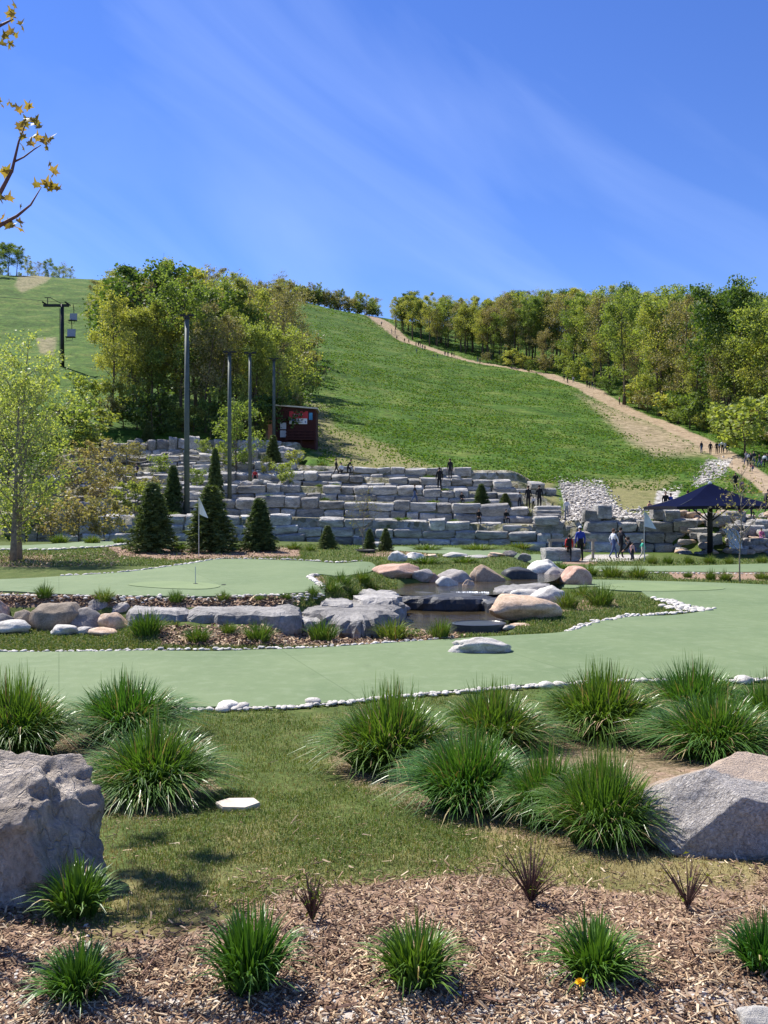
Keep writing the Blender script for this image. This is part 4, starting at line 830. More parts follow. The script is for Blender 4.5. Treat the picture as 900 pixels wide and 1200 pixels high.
def chips(name, X, Y, Z, L0, L1, W0, W1, T0, seed, mat, label, cat, tilt=0.35, kind='stuff'):
    r = np.random.default_rng(seed); n = len(X); l = r.uniform(L0, L1, n)*r.uniform(0.4, 1, n); w = r.uniform(W0, W1, n); t = T0*r.uniform(.5, 1.5, n)
    a = r.uniform(0, 2*np.pi, n); p = r.normal(0, tilt, n); q = r.normal(0, tilt, n)
    u_ = np.stack([np.cos(a)*np.cos(p), np.sin(a)*np.cos(p), np.sin(p)], -1); v_ = np.stack([-np.sin(a), np.cos(a), np.tan(q)*0.7], -1); v_ /= np.linalg.norm(v_, axis=1)[:, None]; n_ = np.cross(u_, v_)
    c = np.stack([X, Y, Z+t+np.abs(np.sin(p))*l*0.42+r.uniform(0, 0.012, n)], -1); V = []
    for sz in (-1, 1):
        for su, sv in ((-1, -1), (1, -0.7), (1, 0.8), (-1, 1)):
            V.append(c+u_*(su*l/2*(0.85 if sv > 0 else 1))[:, None]+v_*(sv*w/2)[:, None]+n_*(sz*t/2)[:, None])
    V = np.stack(V, 1).reshape(-1, 3); k = (np.arange(n)*8)[:, None]
    Q = np.concatenate([k+np.array(f) for f in ([4, 5, 6, 7], [0, 1, 5, 4], [1, 2, 6, 5], [2, 3, 7, 6], [3, 0, 4, 7])], 1).reshape(-1, 4)
    return obj(name, mesh_np(name, V, Q, None, [mat]), kind=kind, label=label, cat=cat)
px, py, X, Y, Z = scatter_px(46000, -170, 1070, 1000, 1330, 5)
w_ = fbm2(X, Y, 1.7, 3); k = (py > np.interp(px, *MULCH_EDGE)-26*w_+rng.normal(0, 16, len(px))); k &= rng.uniform(size=len(px)) < np.where(py > 1165, 0.55, 1)
chips('mulch_chips', X[k], Y[k], Z[k], 0.014, 0.064, 0.0025, 0.009, 0.0024, 8, CHIP, 'brown wood-chip mulch spread over the foreground bed', 'mulch')
px, py, X, Y, Z = scatter_px(9000, -100, 1000, 840, 1060, 6)
k = np.zeros(len(px), bool)
for bd in BEDS: k |= sdist(px, py, np.array(bd, float)) < rng.uniform(-10, 18, len(px))
k |= (py > 945) & (rng.uniform(size=len(px)) < 0.09)
chips('straw_litter', X[k], Y[k], Z[k], 0.02, 0.085, 0.002, 0.007, 0.002, 9, CHIP, 'wood chips and dead straw littering the soil under the grass clumps', 'litter', 0.25)
mp_ = [scatter_px(2600, 185, 545, 734, 758, 71), scatter_px(1500, 120, 352, 640, 656, 72), scatter_px(900, 0, 140, 648, 664, 73), scatter_px(1200, 0, 350, 696, 710, 74)]
px, py, X, Y, Z = [np.concatenate([m[i] for m in mp_]) for i in range(5)]
k = (sdist(X, Y, G_MAIN) > 0.1) & (sdist(X, Y, G_LEFT) > 0.1) & (sdist(X, Y, POND_XY) > 0.2) & (Y < 42)
chips('bed_mulch', X[k], Y[k], Z[k], 0.06, 0.16, 0.02, 0.05, 0.01, 10, CHIP, 'brown mulch in the planting beds between the greens', 'mulch')
# single larger chips and sticks
for i, (px, py, l, w, a, lb) in enumerate([
    (563, 1037, 0.10, 0.016, 1.25, 'large pale wood splinter lying upright in the mulch'), (430, 982, 0.055, 0.012, -0.4, 'pale wood chip on the lawn right of the flat cream slab'), (383, 1013, 0.06, 0.012, -0.7, 'pale chip on the lawn just above the mulch'), (412, 1020, 0.04, 0.012, -0.9, 'small pale chip at the edge of the mulch'),
    (820, 1078, 0.42, 0.012, 0.08, 'long pale stick lying across the mulch at the right'), (345, 963, 0.12, 0.008, 1.2, 'thin straw standing on the lawn'), (320, 895, 0.09, 0.008, 0.6, 'thin straw on the lawn behind the flat slab'), (800, 990, 0.30, 0.008, 0.45, 'long dry stalk beside the split boulder'),
    (775, 960, 0.28, 0.008, -0.6, 'dry stalk leaning on the left of the split boulder'), (165, 1145, 0.16, 0.01, 1.3, 'dark stick beside the bottom left daylily'), (330, 1095, 0.14, 0.012, 1.0, 'brown stick between the tallest daylily and the twiggy sprout'), (740, 1105, 0.12, 0.02, -0.3, 'broad brown chip right of the dandelion plant'),
    (455, 1040, 0.16, 0.012, 0.35, 'brown stick at the upper edge of the mulch'), (600, 1120, 0.13, 0.012, -0.5, 'brown stick in the middle of the mulch'), (840, 1120, 0.1, 0.02, 0.3, 'broad pale chip left of the right-edge daylily'), (400, 1185, 0.1, 0.014, 0.2, 'chip in the gravel at the bottom'), (575, 1175, 0.11, 0.014, -0.9, 'splinter in the gravel right of the central daylily')]):
    X, Y, g = ray(px, py); mb = MB(); n = 5
    P = [(l*(t-.5), 0.04*l*math.sin(3*t+i), 0.02*l*math.sin(5*t+i)) for t in np.linspace(0, 1, n)]
    mb.tube(P, np.linspace(w*.42, w*.25, n), 4); me = mb.mesh('stick', flat_mat('stick_wood', (0.36, 0.27, 0.18) if 'pale' in lb or 'straw' in lb or 'dry' in lb else (0.17, 0.10, 0.07), 0.9, 0.3, 30))
    obj('stick' if l > 0.11 else 'wood_chip', me, None, (X, Y, g+w*0.5+0.012), (0.15 if i else 0, -0.10, a), (1, 1.2, 0.8), lb, 'stick' if l > 0.11 else 'chip', 'larger chips and sticks in the foreground')
# pale gravel at the bottom of the bed
GRV = bpy.data.materials.new('gravel_stone'); GRV.use_nodes = True; nt = GRV.node_tree; b = nt.nodes['Principled BSDF']; g = N(nt, 'ShaderNodeNewGeometry')
nt.links.new(ramp_out(nt, g.outputs['Random Per Island'], [(0, (0.22, 0.195, 0.165)), (0.5, (0.44, 0.40, 0.35)), (1, (0.66, 0.61, 0.54))]), b.inputs['Base Color']); b.inputs['Roughness'].default_value = 0.85
def pebbles(name, X, Y, Z, s0, s1, seed, label, cat, mat=GRV):
    P, T = ico(1); P = P*np.array([1, .8, .6]); r = np.random.default_rng(seed); n = len(X); s = r.uniform(s0, s1, n)*r.uniform(.5, 1, n); a = r.uniform(0, 6.28, n)
    B = P[None]*(1+0.35*r.uniform(-1, 1, (n, len(P), 1))); c, s_ = np.cos(a)[:, None], np.sin(a)[:, None]
    V = np.stack([B[..., 0]*c-B[..., 1]*s_, B[..., 0]*s_+B[..., 1]*c, B[..., 2]], -1)*s[:, None, None]+np.stack([X, Y, Z+s*0.25], -1)[:, None]
    return obj(name, mesh_np(name, V.reshape(-1, 3), None, (T[None]+(np.arange(n)*len(P))[:, None, None]).reshape(-1, 3), [mat], smooth=False), kind='stuff', label=label, cat=cat)
px, py, X, Y, Z = scatter_px(9000, -150, 1050, 1075, 1330, 7)
w_ = fbm2(X, Y, 2.5, 33); k = rng.uniform(size=len(px)) < np.clip(sstep(1120, 1195, py+26*w_)*0.8+0.06+0.5*((np.hypot(px-365, (py-1090)*1.3) < 34)), 0, 1)
pebbles('gravel', X[k], Y[k], Z[k], 0.005, 0.013, 12, 'whitish limestone gravel mixed into the mulch along the bottom', 'gravel')
# washed-out stone on the slope
def scree(poly, n, seed, label):
    p = np.array(poly, float); r = np.random.default_rng(seed); lo, hi = p.min(0), p.max(0); a, c, X, Y, Z = scatter_px(n*2, lo[0]-8, hi[0]+8, lo[1]-6, hi[1]+2, seed, (52.9, 140)); k = sdist(a, c, p) < r.normal(0, 4.5, n*2)
    pebbles('scree', X[k], Y[k], Z[k]+0.03, 0.06, 0.19, seed, label, 'stones')
scree([(657, 565), (704, 565), (712, 580), (730, 600), (760, 606), (760, 611), (650, 611), (668, 598)], 1900, 81, 'white stone scree running down the slope above the right wall')
scree([(830, 541), (856, 540), (846, 556), (826, 566), (812, 570), (822, 556)], 500, 82, 'white stone scree beside the foot of the dirt trail')

# twiggy sprouts, dandelions
SPR = leaf_mat('sprout_leaf', [(0.10, 0.14, 0.02), (0.20, 0.22, 0.03)], 0.3, 0.5, 0.1)
for i, (px, py, w, h, lb) in enumerate([(366, 1080, 52, 52, 'small twiggy shrub with a few yellow-green leaves left of the bottom centre'), (622, 1058, 90, 68, 'dark red twiggy shrub sprouting between grass clumps and mulch'), (806, 1066, 70, 58, 'sparse twiggy shrub in front of the split boulder')]):
    X, Y, g = ray(px, py); hh = h/F*Y; ww = w/F*Y/2; r = np.random.default_rng(500+i); mb = MB(); lf = MB()
    for s in range((34, 46, 22)[i]):
        a = r.uniform(0, 6.28); q = r.uniform(0.2, 1); t = np.linspace(0, 1, 4); e = np.array([ww*q*math.cos(a), ww*q*math.sin(a), hh*r.uniform(.55, 1)])
        P = e[None]*np.column_stack([t**1.3, t**1.3, t]); mb.tube(P, [0.0035, 0.003, 0.0022, 0.001], 4)
        for k_ in range(r.integers(0, (4, 3, 1)[i]+1)):
            c = P[r.integers(1, 4)]; u_ = r.normal(size=3)*0.012; v_ = r.normal(size=3)*0.007; lf.add([c-v_, c+u_*.6-v_*.3, c+u_*1.2+v_*.2, c+u_*.5+v_], [[0, 1, 2, 3]])
    root = thing('twiggy_shrub', lb, 'shrub', (X, Y, g), group='twiggy shrubs in the foreground'); obj('stems', mb.mesh('stems', TWIG), root)
    if lf.n: obj('leaves', lf.mesh('leaves', SPR), root)
YEL = flat_mat('dandelion_petal', (0.85, 0.52, 0.01), 0.6, 0.1, 40); GST = flat_mat('green_stem', (0.10, 0.17, 0.03))
X, Y, g = ray(680, 1172); root = thing('dandelion', 'yellow dandelion flower in front of a daylily clump', 'flower', (X, Y, g), scale=1.15); mb = MB(); r = np.random.default_rng(3)
for i in range(60):
    a = r.uniform(0, 6.28); el = r.uniform(0.1, 1.4); d = np.array([math.cos(a)*math.cos(el), math.sin(a)*math.cos(el), math.sin(el)]); s = np.array([-math.sin(a), math.cos(a), 0])*0.0022; mb.add([s*.4, -s*.4, d*0.016-s, d*0.016+s], [[0, 1, 2, 3]])
obj('petals', mb.mesh('petals', YEL), root, (0, 0, 0.045)); obj('stem', MB().tube([(0, 0, 0), (0.003, 0, 0.025), (0, 0, 0.047)], 0.0025, 5).mesh('stem', GST), root)

cn = 0
for i, (px, k) in enumerate(sorted([(R.uniform(120, 600), R.randrange(0, 5)) for _ in range(34)])):
    if px > (628, 600, 590, 530, 520)[k]: continue
    Y = float(tier_y(k, X_of(px, TX[k][2, 1])))+R.uniform(1.0, 2.6); X = X_of(px, Y); g = gz1(X, Y); s_ = R.uniform(.35, .7); cn += 1
    obj('weed_tuft', MID[i % 4], None, (X, Y, g), (0, 0, R.uniform(0, 6)), (s_*1.3, s_, s_*R.uniform(.6, 1.0)), 'weed tuft growing on the %s terrace, %s of the weeds from the left' % (('lowest', 'second', 'third', 'fourth', 'fifth')[k], ordinal(cn)), 'weed', 'weeds growing on the terraces')

# rough grass on the ski slope
HILLG = leaf_mat('slope_grass', [(0.055, 0.125, 0.016), (0.085, 0.17, 0.024), (0.12, 0.20, 0.034), (0.18, 0.21, 0.06)], 0.5, 0.7, 0.0)
r = np.random.default_rng(91); n = 110000; Y = 74*(345/74)**r.uniform(0, 1, n); px = r.uniform(300, 905, n); X = X_of(px, Y); Z = gz(X, Y); py = 600-F*(Z-CZ)/Y
k = trail_mask(X, Y) < r.uniform(0.05, 0.5, n)
for p in ([(668, 458), (735, 478), (800, 505), (835, 522), (830, 537), (765, 538), (735, 520), (700, 487)], [(655, 563), (706, 563), (712, 580), (730, 600), (762, 607), (762, 615), (645, 615), (664, 600)], [(828, 540), (858, 538), (848, 556), (826, 566), (812, 570), (822, 556)]):
    k &= (sdist(px, py, np.array(p, float)) > r.uniform(-14, 6, n)) | (r.uniform(size=n) < 0.05)
k &= (fbm2(X, Y, 0.12, 44) > r.uniform(-0.9, 0.5, n)) & (Y > np.where(X < -6, 83, 73))
for p in ([(395, 500), (420, 505), (500, 548), (540, 560), (400, 560), (370, 525), (360, 470), (385, 480)], [(705, 560), (790, 560), (770, 602), (720, 604)]): k &= (sdist(px, py, np.array(p, float)) > r.uniform(-16, 10, n)) | (r.uniform(size=n) < 0.2)
blades('slope_grass', X[k], Y[k], Z[k], 0.10+0.0006*Y[k], 0.05+0.0006*Y[k], 92, HILLG, 'rough green grass on the ski slope', 'grass')
# ------------------------------------------------------------------ trees
def make_tree(seed, H, cw, leaves, lsize, trunk_r, bole=0.22, limbs=16, up=0.7, sides=5, sub=4, mult=1, lmats=None, bmat=None, spreadc=0.32, top=1.0, twig=True, gap=0.0):
    "tapered trunk with limbs and twigs, leaf-sized faces clustered round the twig ends"
    r = np.random.default_rng(seed); wood = MB(); ends = []
    for st in range(mult):
        off = np.array([r.normal()*0.4, r.normal()*0.3, 0])*(mult > 1); t = np.linspace(0, 1, 9); bend = r.normal(size=2)*0.035*H
        hh = H*(1 if st == 0 else r.uniform(.75, .95)); P = np.column_stack([off[0]+bend[0]*t**2+0.012*H*np.sin(t*7+seed), off[1]+bend[1]*t**2, hh*t*0.94-0.05*(t == 0)*H*0.3])
        wood.tube(P, trunk_r*(1-0.9*t**0.9)*np.where(t == 0, 1.35, 1), sides+2)
        for i in range(limbs):
            f = bole+(0.97-bole)*((i+r.uniform(0, 1))/limbs); c = np.array([np.interp(f, t, P[:, k]) for k in range(3)]); a = i*2.4+r.uniform(-.6, .6)
            prof = math.sin(math.pi*min(1, max(0.06, (f-bole*0.6)/(1.04-bole*0.6)))**0.75); ln = cw*(0.35+0.65*prof)*r.uniform(.75, 1.12)
            d = np.array([math.cos(a), math.sin(a), up*r.uniform(.5, 1.3)]); d /= np.linalg.norm(d); s = np.linspace(0, 1, 5)
            Q = c+ln*(s[:, None]*d)+np.column_stack([0*s, 0*s, ln*0.18*s**2])+r.normal(size=3)*0.03*ln*(s**2)[:, None]
            r0 = max(0.02, trunk_r*(1-0.85*f)*0.42); wood.tube(Q, r0*(1-0.85*s), max(3, sides-1), cap=False)
            for j in range(sub):
                q = r.uniform(.3, 1); c2 = np.array([np.interp(q, s, Q[:, k]) for k in range(3)]); d2 = d*0.6+r.normal(size=3)*0.55+np.array([0, 0, 0.25]); d2 /= np.linalg.norm(d2); l2 = ln*r.uniform(.25, .5)
                E = c2+d2*l2
                if twig: wood.tube([c2, c2+d2*l2*.5+r.normal(size=3)*.03*l2, E], [r0*.4, r0*.25, 0.012], 3, cap=False)
                ends += [(c2*.5+E*.5, l2), (E, l2)]
            ends.append((Q[-1], ln*0.3))
        ends.append((P[-1], cw*0.25)); ends.append((P[-2], cw*0.3))
    wm_ = wood.mesh('trunk', bmat or BARK, True)
    if not leaves: return wm_, None
    C = np.array([e[0] for e in ends]); S = np.array([e[1] for e in ends]); wgt = r.uniform(0.2, 1, len(C)); wgt *= (r.uniform(size=len(C)) > gap); wgt /= wgt.sum()
    k = r.choice(len(C), leaves, p=wgt); P = C[k]+np.clip(r.normal(size=(leaves, 3)), -1.7, 1.7)*(S[k]*spreadc+0.06*cw*0.4)[:, None]*np.array([1, 1, .8])
    P = P[P[:, 2] > H*bole*0.45]; n = len(P)
    u_ = r.normal(size=(n, 3)); u_ /= np.linalg.norm(u_, axis=1)[:, None]; v_ = np.cross(u_, r.normal(size=(n, 3))); v_ /= np.linalg.norm(v_, axis=1)[:, None]
    s = lsize*r.uniform(.55, 1.3, n)[:, None]; V = np.stack([P-u_*s*.5, P+v_*s*.38+u_*s*.05, P+u_*s*.55, P-v_*s*.38], 1).reshape(-1, 3); q = (np.arange(n)*4)[:, None]+np.arange(4)
    return wm_, mesh_np('crown', V, q, None, [lmats])
YG = leaf_mat('spring_yellow_green', [(0.21, 0.245, 0.07), (0.32, 0.35, 0.105), (0.43, 0.44, 0.165)], 0.52, 0.6, 0.22)
GR = leaf_mat('spring_green', [(0.14, 0.205, 0.06), (0.22, 0.29, 0.085), (0.31, 0.38, 0.125)], 0.52, 0.6, 0.22)
OL = leaf_mat('olive_bud', [(0.20, 0.195, 0.095), (0.29, 0.275, 0.135), (0.34, 0.28, 0.16)], 0.38, 0.6, 0.2)
DG = leaf_mat('deep_green', [(0.07, 0.12, 0.035), (0.115, 0.18, 0.05), (0.17, 0.235, 0.065)], 0.45, 0.6, 0.2)
SPRUCE = leaf_mat('spruce_needle', [(0.062, 0.095, 0.032), (0.095, 0.135, 0.048), (0.14, 0.185, 0.07)], 0.3, 0.6, 0.15)
BIRCH = leaf_mat('birch_leaf', [(0.21, 0.29, 0.09), (0.32, 0.41, 0.15), (0.44, 0.51, 0.23)], 0.5, 0.5, 0.1)
KINDS = []          # (trunk mesh, crown mesh, height, adjective)
for sd, H, cw, nl, ls, m, adj in [(1, 16, 3.9, 7600, .23, YG, 'yellow-green'), (2, 17, 3.4, 7200, .23, YG, 'slim yellow-green'), (3, 15, 4.2, 8200, .24, GR, 'fresh green'), (4, 18, 3.8, 8500, .24, GR, 'tall green'),
                                   (5, 15, 3.9, 5600, .21, OL, 'olive-brown budding'), (6, 17, 3.9, 4500, .21, OL, 'thin reddish-olive'), (7, 14, 4.8, 9000, .29, DG, 'dark green'), (8, 16, 4.2, 1300, .22, OL, 'nearly bare'), (9, 18, 4.2, 6200, .23, YG, 'loose yellow-green')]:
    wm_, cm = make_tree(sd, H, cw, nl, ls, 0.22, bole=0.24, limbs=20, lmats=m, gap=0.45); KINDS.append((wm_, cm, H, adj))
def tree(kind, X, Y, h, label, group, rz=None, name='leafing_tree', wide=1.0):
    wm_, cm, H, adj = KINDS[kind]; s = h/H; g = gz1(X, Y)
    o = thing(name, label, 'tree', (X, Y, g-0.15), R.uniform(0, 6.28) if rz is None else rz, (s*wide, s*wide, s), group)
    obj('trunk', wm_, o); obj('crown', cm, o); return o
def wood(spots, place, group):
    spots = sorted(spots, key=lambda s: 450+F*s[0]/s[1]); cnt = {}
    for X, Y, h, k, w in spots:
        adj = KINDS[k][3]; cnt[adj] = cnt.get(adj, 0)+1
        tree(k, X, Y, h, '%s tree %s, %s such from left' % (adj, place, ordinal(cnt[adj])), group, wide=w)
def pick(ws): return R.choices(range(9), ws)[0]
# left wood: front row, then up the hill behind it
sp_ = []
for px in np.linspace(136, 318, 14): Y = R.uniform(85, 92); sp_.append((X_of(px+R.uniform(-8, 8), Y), Y, R.uniform(10.5, 15), pick([4, 3, 2, 1, 1, 1, 4, 1, 2]), R.uniform(.8, 1.1)))
wood(sp_, 'on the front edge of the left wood', 'trees on the front edge of the left wood')
sp_ = []
for Y0, n, a, c in ((102, 11, 150, 312), (120, 11, 142, 322), (142, 11, 134, 328), (168, 11, 128, 330), (196, 10, 120, 328), (225, 10, 120, 325)):
    for px in np.linspace(a, c, n):
        Y = Y0+R.uniform(-7, 7); sp_.append((X_of(px+R.uniform(-10, 10), Y), Y, R.uniform(14, 19), pick([4, 3, 2, 1, 4, 4, 1, 2.5, 3]), R.uniform(.85, 1.2)))
sp_ = [(X, Y, float(np.clip(Z_of(R.uniform(299, 322)+max(0, (175-(450+F*X/Y))*0.18), Y)-gz1(X, Y), 8, h)), (k if not (k == 6 and Y > 150) else 8), w) for X, Y, h, k, w in sp_]
wood(sp_, 'inside the left wood', 'trees inside the left wood')
# right wood along the trail
sp_ = []
EDGE_R = [(455, 388, 312), (480, 398, 300), (503, 406, 285), (525, 414, 274), (550, 421, 262), (575, 426, 255), (600, 430, 246), (625, 434, 238), (648, 437, 230), (668, 441, 220), (690, 446, 208), (712, 455, 190), (735, 466, 172), (757, 473, 160), (778, 482, 148), (800, 492, 138), (825, 500, 130), (850, 508, 124), (880, 512, 118), (905, 515, 114), (935, 515, 112)]
for px, py, Y in EDGE_R: sp_.append((X_of(px+R.uniform(-4, 6), Y)+4, Y+R.uniform(2, 6), R.uniform(12, 17) if px > 600 else R.uniform(12, 16), pick([4, 3, 4, 2, 2, 1, 2, .4, 2]), R.uniform(.85, 1.15)))
wood(sp_, 'edging the right wood', 'trees on the edge of the right wood')
sp_ = []
ex, eY = [e[0] for e in EDGE_R], [e[2] for e in EDGE_R]
for j, (dy, n) in enumerate(((10, 20), (22, 20), (40, 20), (60, 18), (85, 18), (110, 16))):
    for px in np.linspace(462+j*6, 935, n):
        px += R.uniform(-12, 12); Y = float(np.interp(px, ex, eY))+dy*(1.0 if px > 600 else 0.6)+R.uniform(-6, 6); sp_.append((X_of(px, Y), Y, R.uniform(15, 20.5) if px > 620 else R.uniform(14, 19), pick([4, 3, 3, 3, 3, 3, 1, 1.2, 3]), R.uniform(.9, 1.25)))
for px in np.linspace(452, 650, 30):
    px += R.uniform(-4, 4); Y = float(np.interp(px, ex, eY))+R.uniform(5, 30); sp_.append((X_of(px, Y)+3, Y, R.uniform(11, 15.5), pick([4, 3, 4, 2, 2, 2, 2, .3, 2]), R.uniform(1.0, 1.3)))
sp_ = [(X, Y, float(np.clip(Z_of(np.interp(450+F*X/Y, [450, 560, 650, 760, 900], [340, 346, 336, 326, 342])+R.uniform(0, 20), Y)-gz1(X, Y), 10, 23)), k, w) for X, Y, h, k, w in sp_]
wood(sp_, 'inside the right wood', 'trees inside the right wood')
sp_ = []
for px in np.linspace(318, 442, 40): Y = R.uniform(354, 372); sp_.append((X_of(px+R.uniform(-4, 4), Y), Y, R.uniform(6, 10.5), pick([2, 2, 2, 1, 3, 3, 1, 2, 2]), R.uniform(.9, 1.2)))
wood(sp_, 'on the crest above the grass slope', 'trees on the crest above the slope')
sp_ = []
for px in np.linspace(-10, 84, 15): Y = R.uniform(345, 370); sp_.append((X_of(px+R.uniform(-3, 3), Y), Y, R.uniform(7, 11), pick([2, 2, 3, 1, 2, 2, 3, 1, 1]), R.uniform(.9, 1.2)))
for px in (-14, -2, 10, 20): Y = R.uniform(300, 325); sp_.append((X_of(px, Y), Y, R.uniform(11, 14), pick([2, 1, 3, 1, 1, 0, 4, 0, 0]), 1.2))
wood(sp_, 'on the far left hilltop', 'trees on the far left hilltop')
# low growth along the edges of the woods
SHM = [make_tree(60+i, 3.0, 1.7, 1500, .20, 0.05, bole=0.05, limbs=12, up=0.6, lmats=m, sub=3) for i, m in enumerate((GR, YG, OL, DG))]
def shrub(X, Y, h, k, label, group, name='shrub', wide=1.0):
    g = gz1(X, Y); s = h/3.0; o = thing(name, label, 'shrub', (X, Y, g-0.05), R.uniform(0, 6), (s*wide, s*wide, s), group); obj('stem', SHM[k][0], o); obj('foliage', SHM[k][1], o); return o
SA = ['fresh green', 'yellow-green', 'brownish', 'dark green']; cnt = {}
sp_ = [(X_of(px, Y), Y, R.uniform(2, 4.5), R.choice([0, 1, 1, 2, 3, 3]), 'along the front of the left wood') for px, Y in [(p+R.uniform(-5, 5), R.uniform(83.5, 86)) for p in np.linspace(105, 318, 13)]]
sp_ += [(X_of(px, Y)+2.5, Y, R.uniform(2.5, 5.5), R.choice([0, 0, 1, 3, 3, 2]), 'along the edge of the right wood') for px, Y in [(p+R.uniform(-6, 6), float(np.interp(p, ex, eY))+R.uniform(-3, 3)) for p in np.concatenate([np.linspace(560, 925, 26), np.linspace(770, 935, 16)])]]
sp_ += [(X_of(px, Y), Y, h, k, 'along the right side of the left wood') for px, Y, h, k in [(346, 120, 5, 0), (352, 135, 6, 2), (350, 155, 6, 1), (342, 104, 4, 3), (330, 98, 5, 0), (352, 175, 6, 2), (338, 92, 4, 2)]]
sp_ += [(X_of(px, Y), Y, R.uniform(2.5, 6.5), R.choice([0, 1, 2, 2, 3]), 'in the low fringe on the crest') for px, Y in [(p+R.uniform(-3, 3), R.uniform(353, 362)) for p in np.linspace(316, 442, 34)]]
sp_ += [(X_of(px, Y), Y, R.uniform(1.2, 2.2), R.choice([0, 1, 2, 2]), 'growing among the left terraces') for px, Y in [(118, 60), (140, 64), (152, 72), (190, 67.5), (230, 63.5), (262, 72), (312, 68), (335, 63.7), (345, 72), (170, 60), (240, 76)]]
for X, Y, h, k, pl in sorted(sp_):
    cnt[(k, pl)] = cnt.get((k, pl), 0)+1; shrub(X, Y, h, k, '%s shrub %s, %s such from left' % (SA[k], pl, ordinal(cnt[(k, pl)])), 'shrubs '+pl, wide=R.uniform(.9, 1.4))
X = X_of(872, 108); shrub(X, 108, 6.5, 0, 'big fresh green bush below the right wood above the trail crowd', None, wide=1.3)
# single trees
wm_, cm = make_tree(77, 8.1, 2.1, 10500, 0.095, 0.11, bole=0.10, limbs=26, up=0.85, sub=6, mult=2, lmats=BIRCH, bmat=PBARK, spreadc=0.30, gap=0.1); 
X, Y, g = ray(18, 657); o = thing('birch_tree', 'tall young birch with two thin stems and pale yellow-green leaves at the left edge', 'tree', (X, Y, g-0.05), 2.2); obj('trunk', wm_, o); obj('crown', cm, o)
KINDS.append(make_tree(81, 6, 2.0, 4200, .17, 0.08, bole=0.12, limbs=20, lmats=GR) + (6, 'bushy'))
Y = 70.0; X = X_of(277, Y); tree(9, X, Y, 6.2, 'bushy bright green young tree between two lamp poles on the terraces', None, name='young_tree')
KINDS.append(make_tree(82, 4.5, 1.3, 260, .10, 0.035, bole=0.3, limbs=16, up=1.2, lmats=OL, bmat=PBARK) + (4.5, 'bare'))
for i, (px, py, h, lb) in enumerate([(868, 683, 4.2, 'bare sapling in the bed in front of the canopy'), (425, 648, 3.3, 'bare sapling in a dark soil ring left of the round spruces'), (850, 668, 3.2, 'thin bare sapling just left of the canopy post')][:2]):
    X, Y, g = ray(px, py); tree(10, X, Y, h, lb, 'bare saplings', name='sapling')
X, Y, g = ray(425, 648); mb = MB(); th = np.linspace(0, 2*np.pi, 24, endpoint=False)
V = np.vstack([np.column_stack([r_*np.cos(th), r_*np.sin(th), np.full(24, z_)]) for r_, z_ in ((.62, -.1), (.66, .16), (.58, .17), (.5, .1), (0, .12))]); mb.add(V, [[l*24+i, l*24+(i+1) % 24, (l+1)*24+(i+1) % 24, (l+1)*24+i] for l in range(4) for i in range(24)])
obj('planter_ring', mb.mesh('planter_ring', flat_mat('dark_rubber', (0.02, 0.02, 0.022))), None, (X, Y, g), label='low dark planter ring round the bare sapling by the round spruces', cat='planter')
for i, (px, Y, h, k, w, lb) in enumerate([(158, 56.0, 2.2, 1, 1.3, 'yellowish round shrub on the terraces left of the wide spruce'), (60, 47, 2.4, 2, 1.3, 'brownish bare shrub behind the birch, left one'), (92, 46, 2.0, 2, 1.1, 'brownish bare shrub behind the birch, middle one'), (122, 47, 2.3, 2, 1.1, 'brownish bare shrub left of the wide spruce'), (30, 50, 3.2, 0, 1.3, 'green shrub behind the birch stems'), (85, 58, 2.8, 2, 1.2, 'brownish shrub on the slope behind the birch'), (110, 66, 2.6, 2, 1.2, 'brownish shrub high on the left terraces'), (40, 66, 4, 0, 1.2, 'big green shrub on the slope at the far left'), (70, 72, 4.5, 0, 1.3, 'green shrub on the slope below the lift tower'), (10, 60, 4.2, 3, 1.4, 'dark shrub at the left edge behind the birch'), (100, 76, 4, 1, 1.4, 'yellow-green shrub at the top of the left slope'),
                                           (20, 76, 5.5, 0, 1.4, 'tall green shrub at the top of the slope at the left edge'), (-20, 70, 5.5, 1, 1.4, 'yellow-green shrub cut by the left edge on the slope')]):
    shrub(X_of(px, Y), Y, h, k, lb, 'shrubs on the left slope', wide=w)

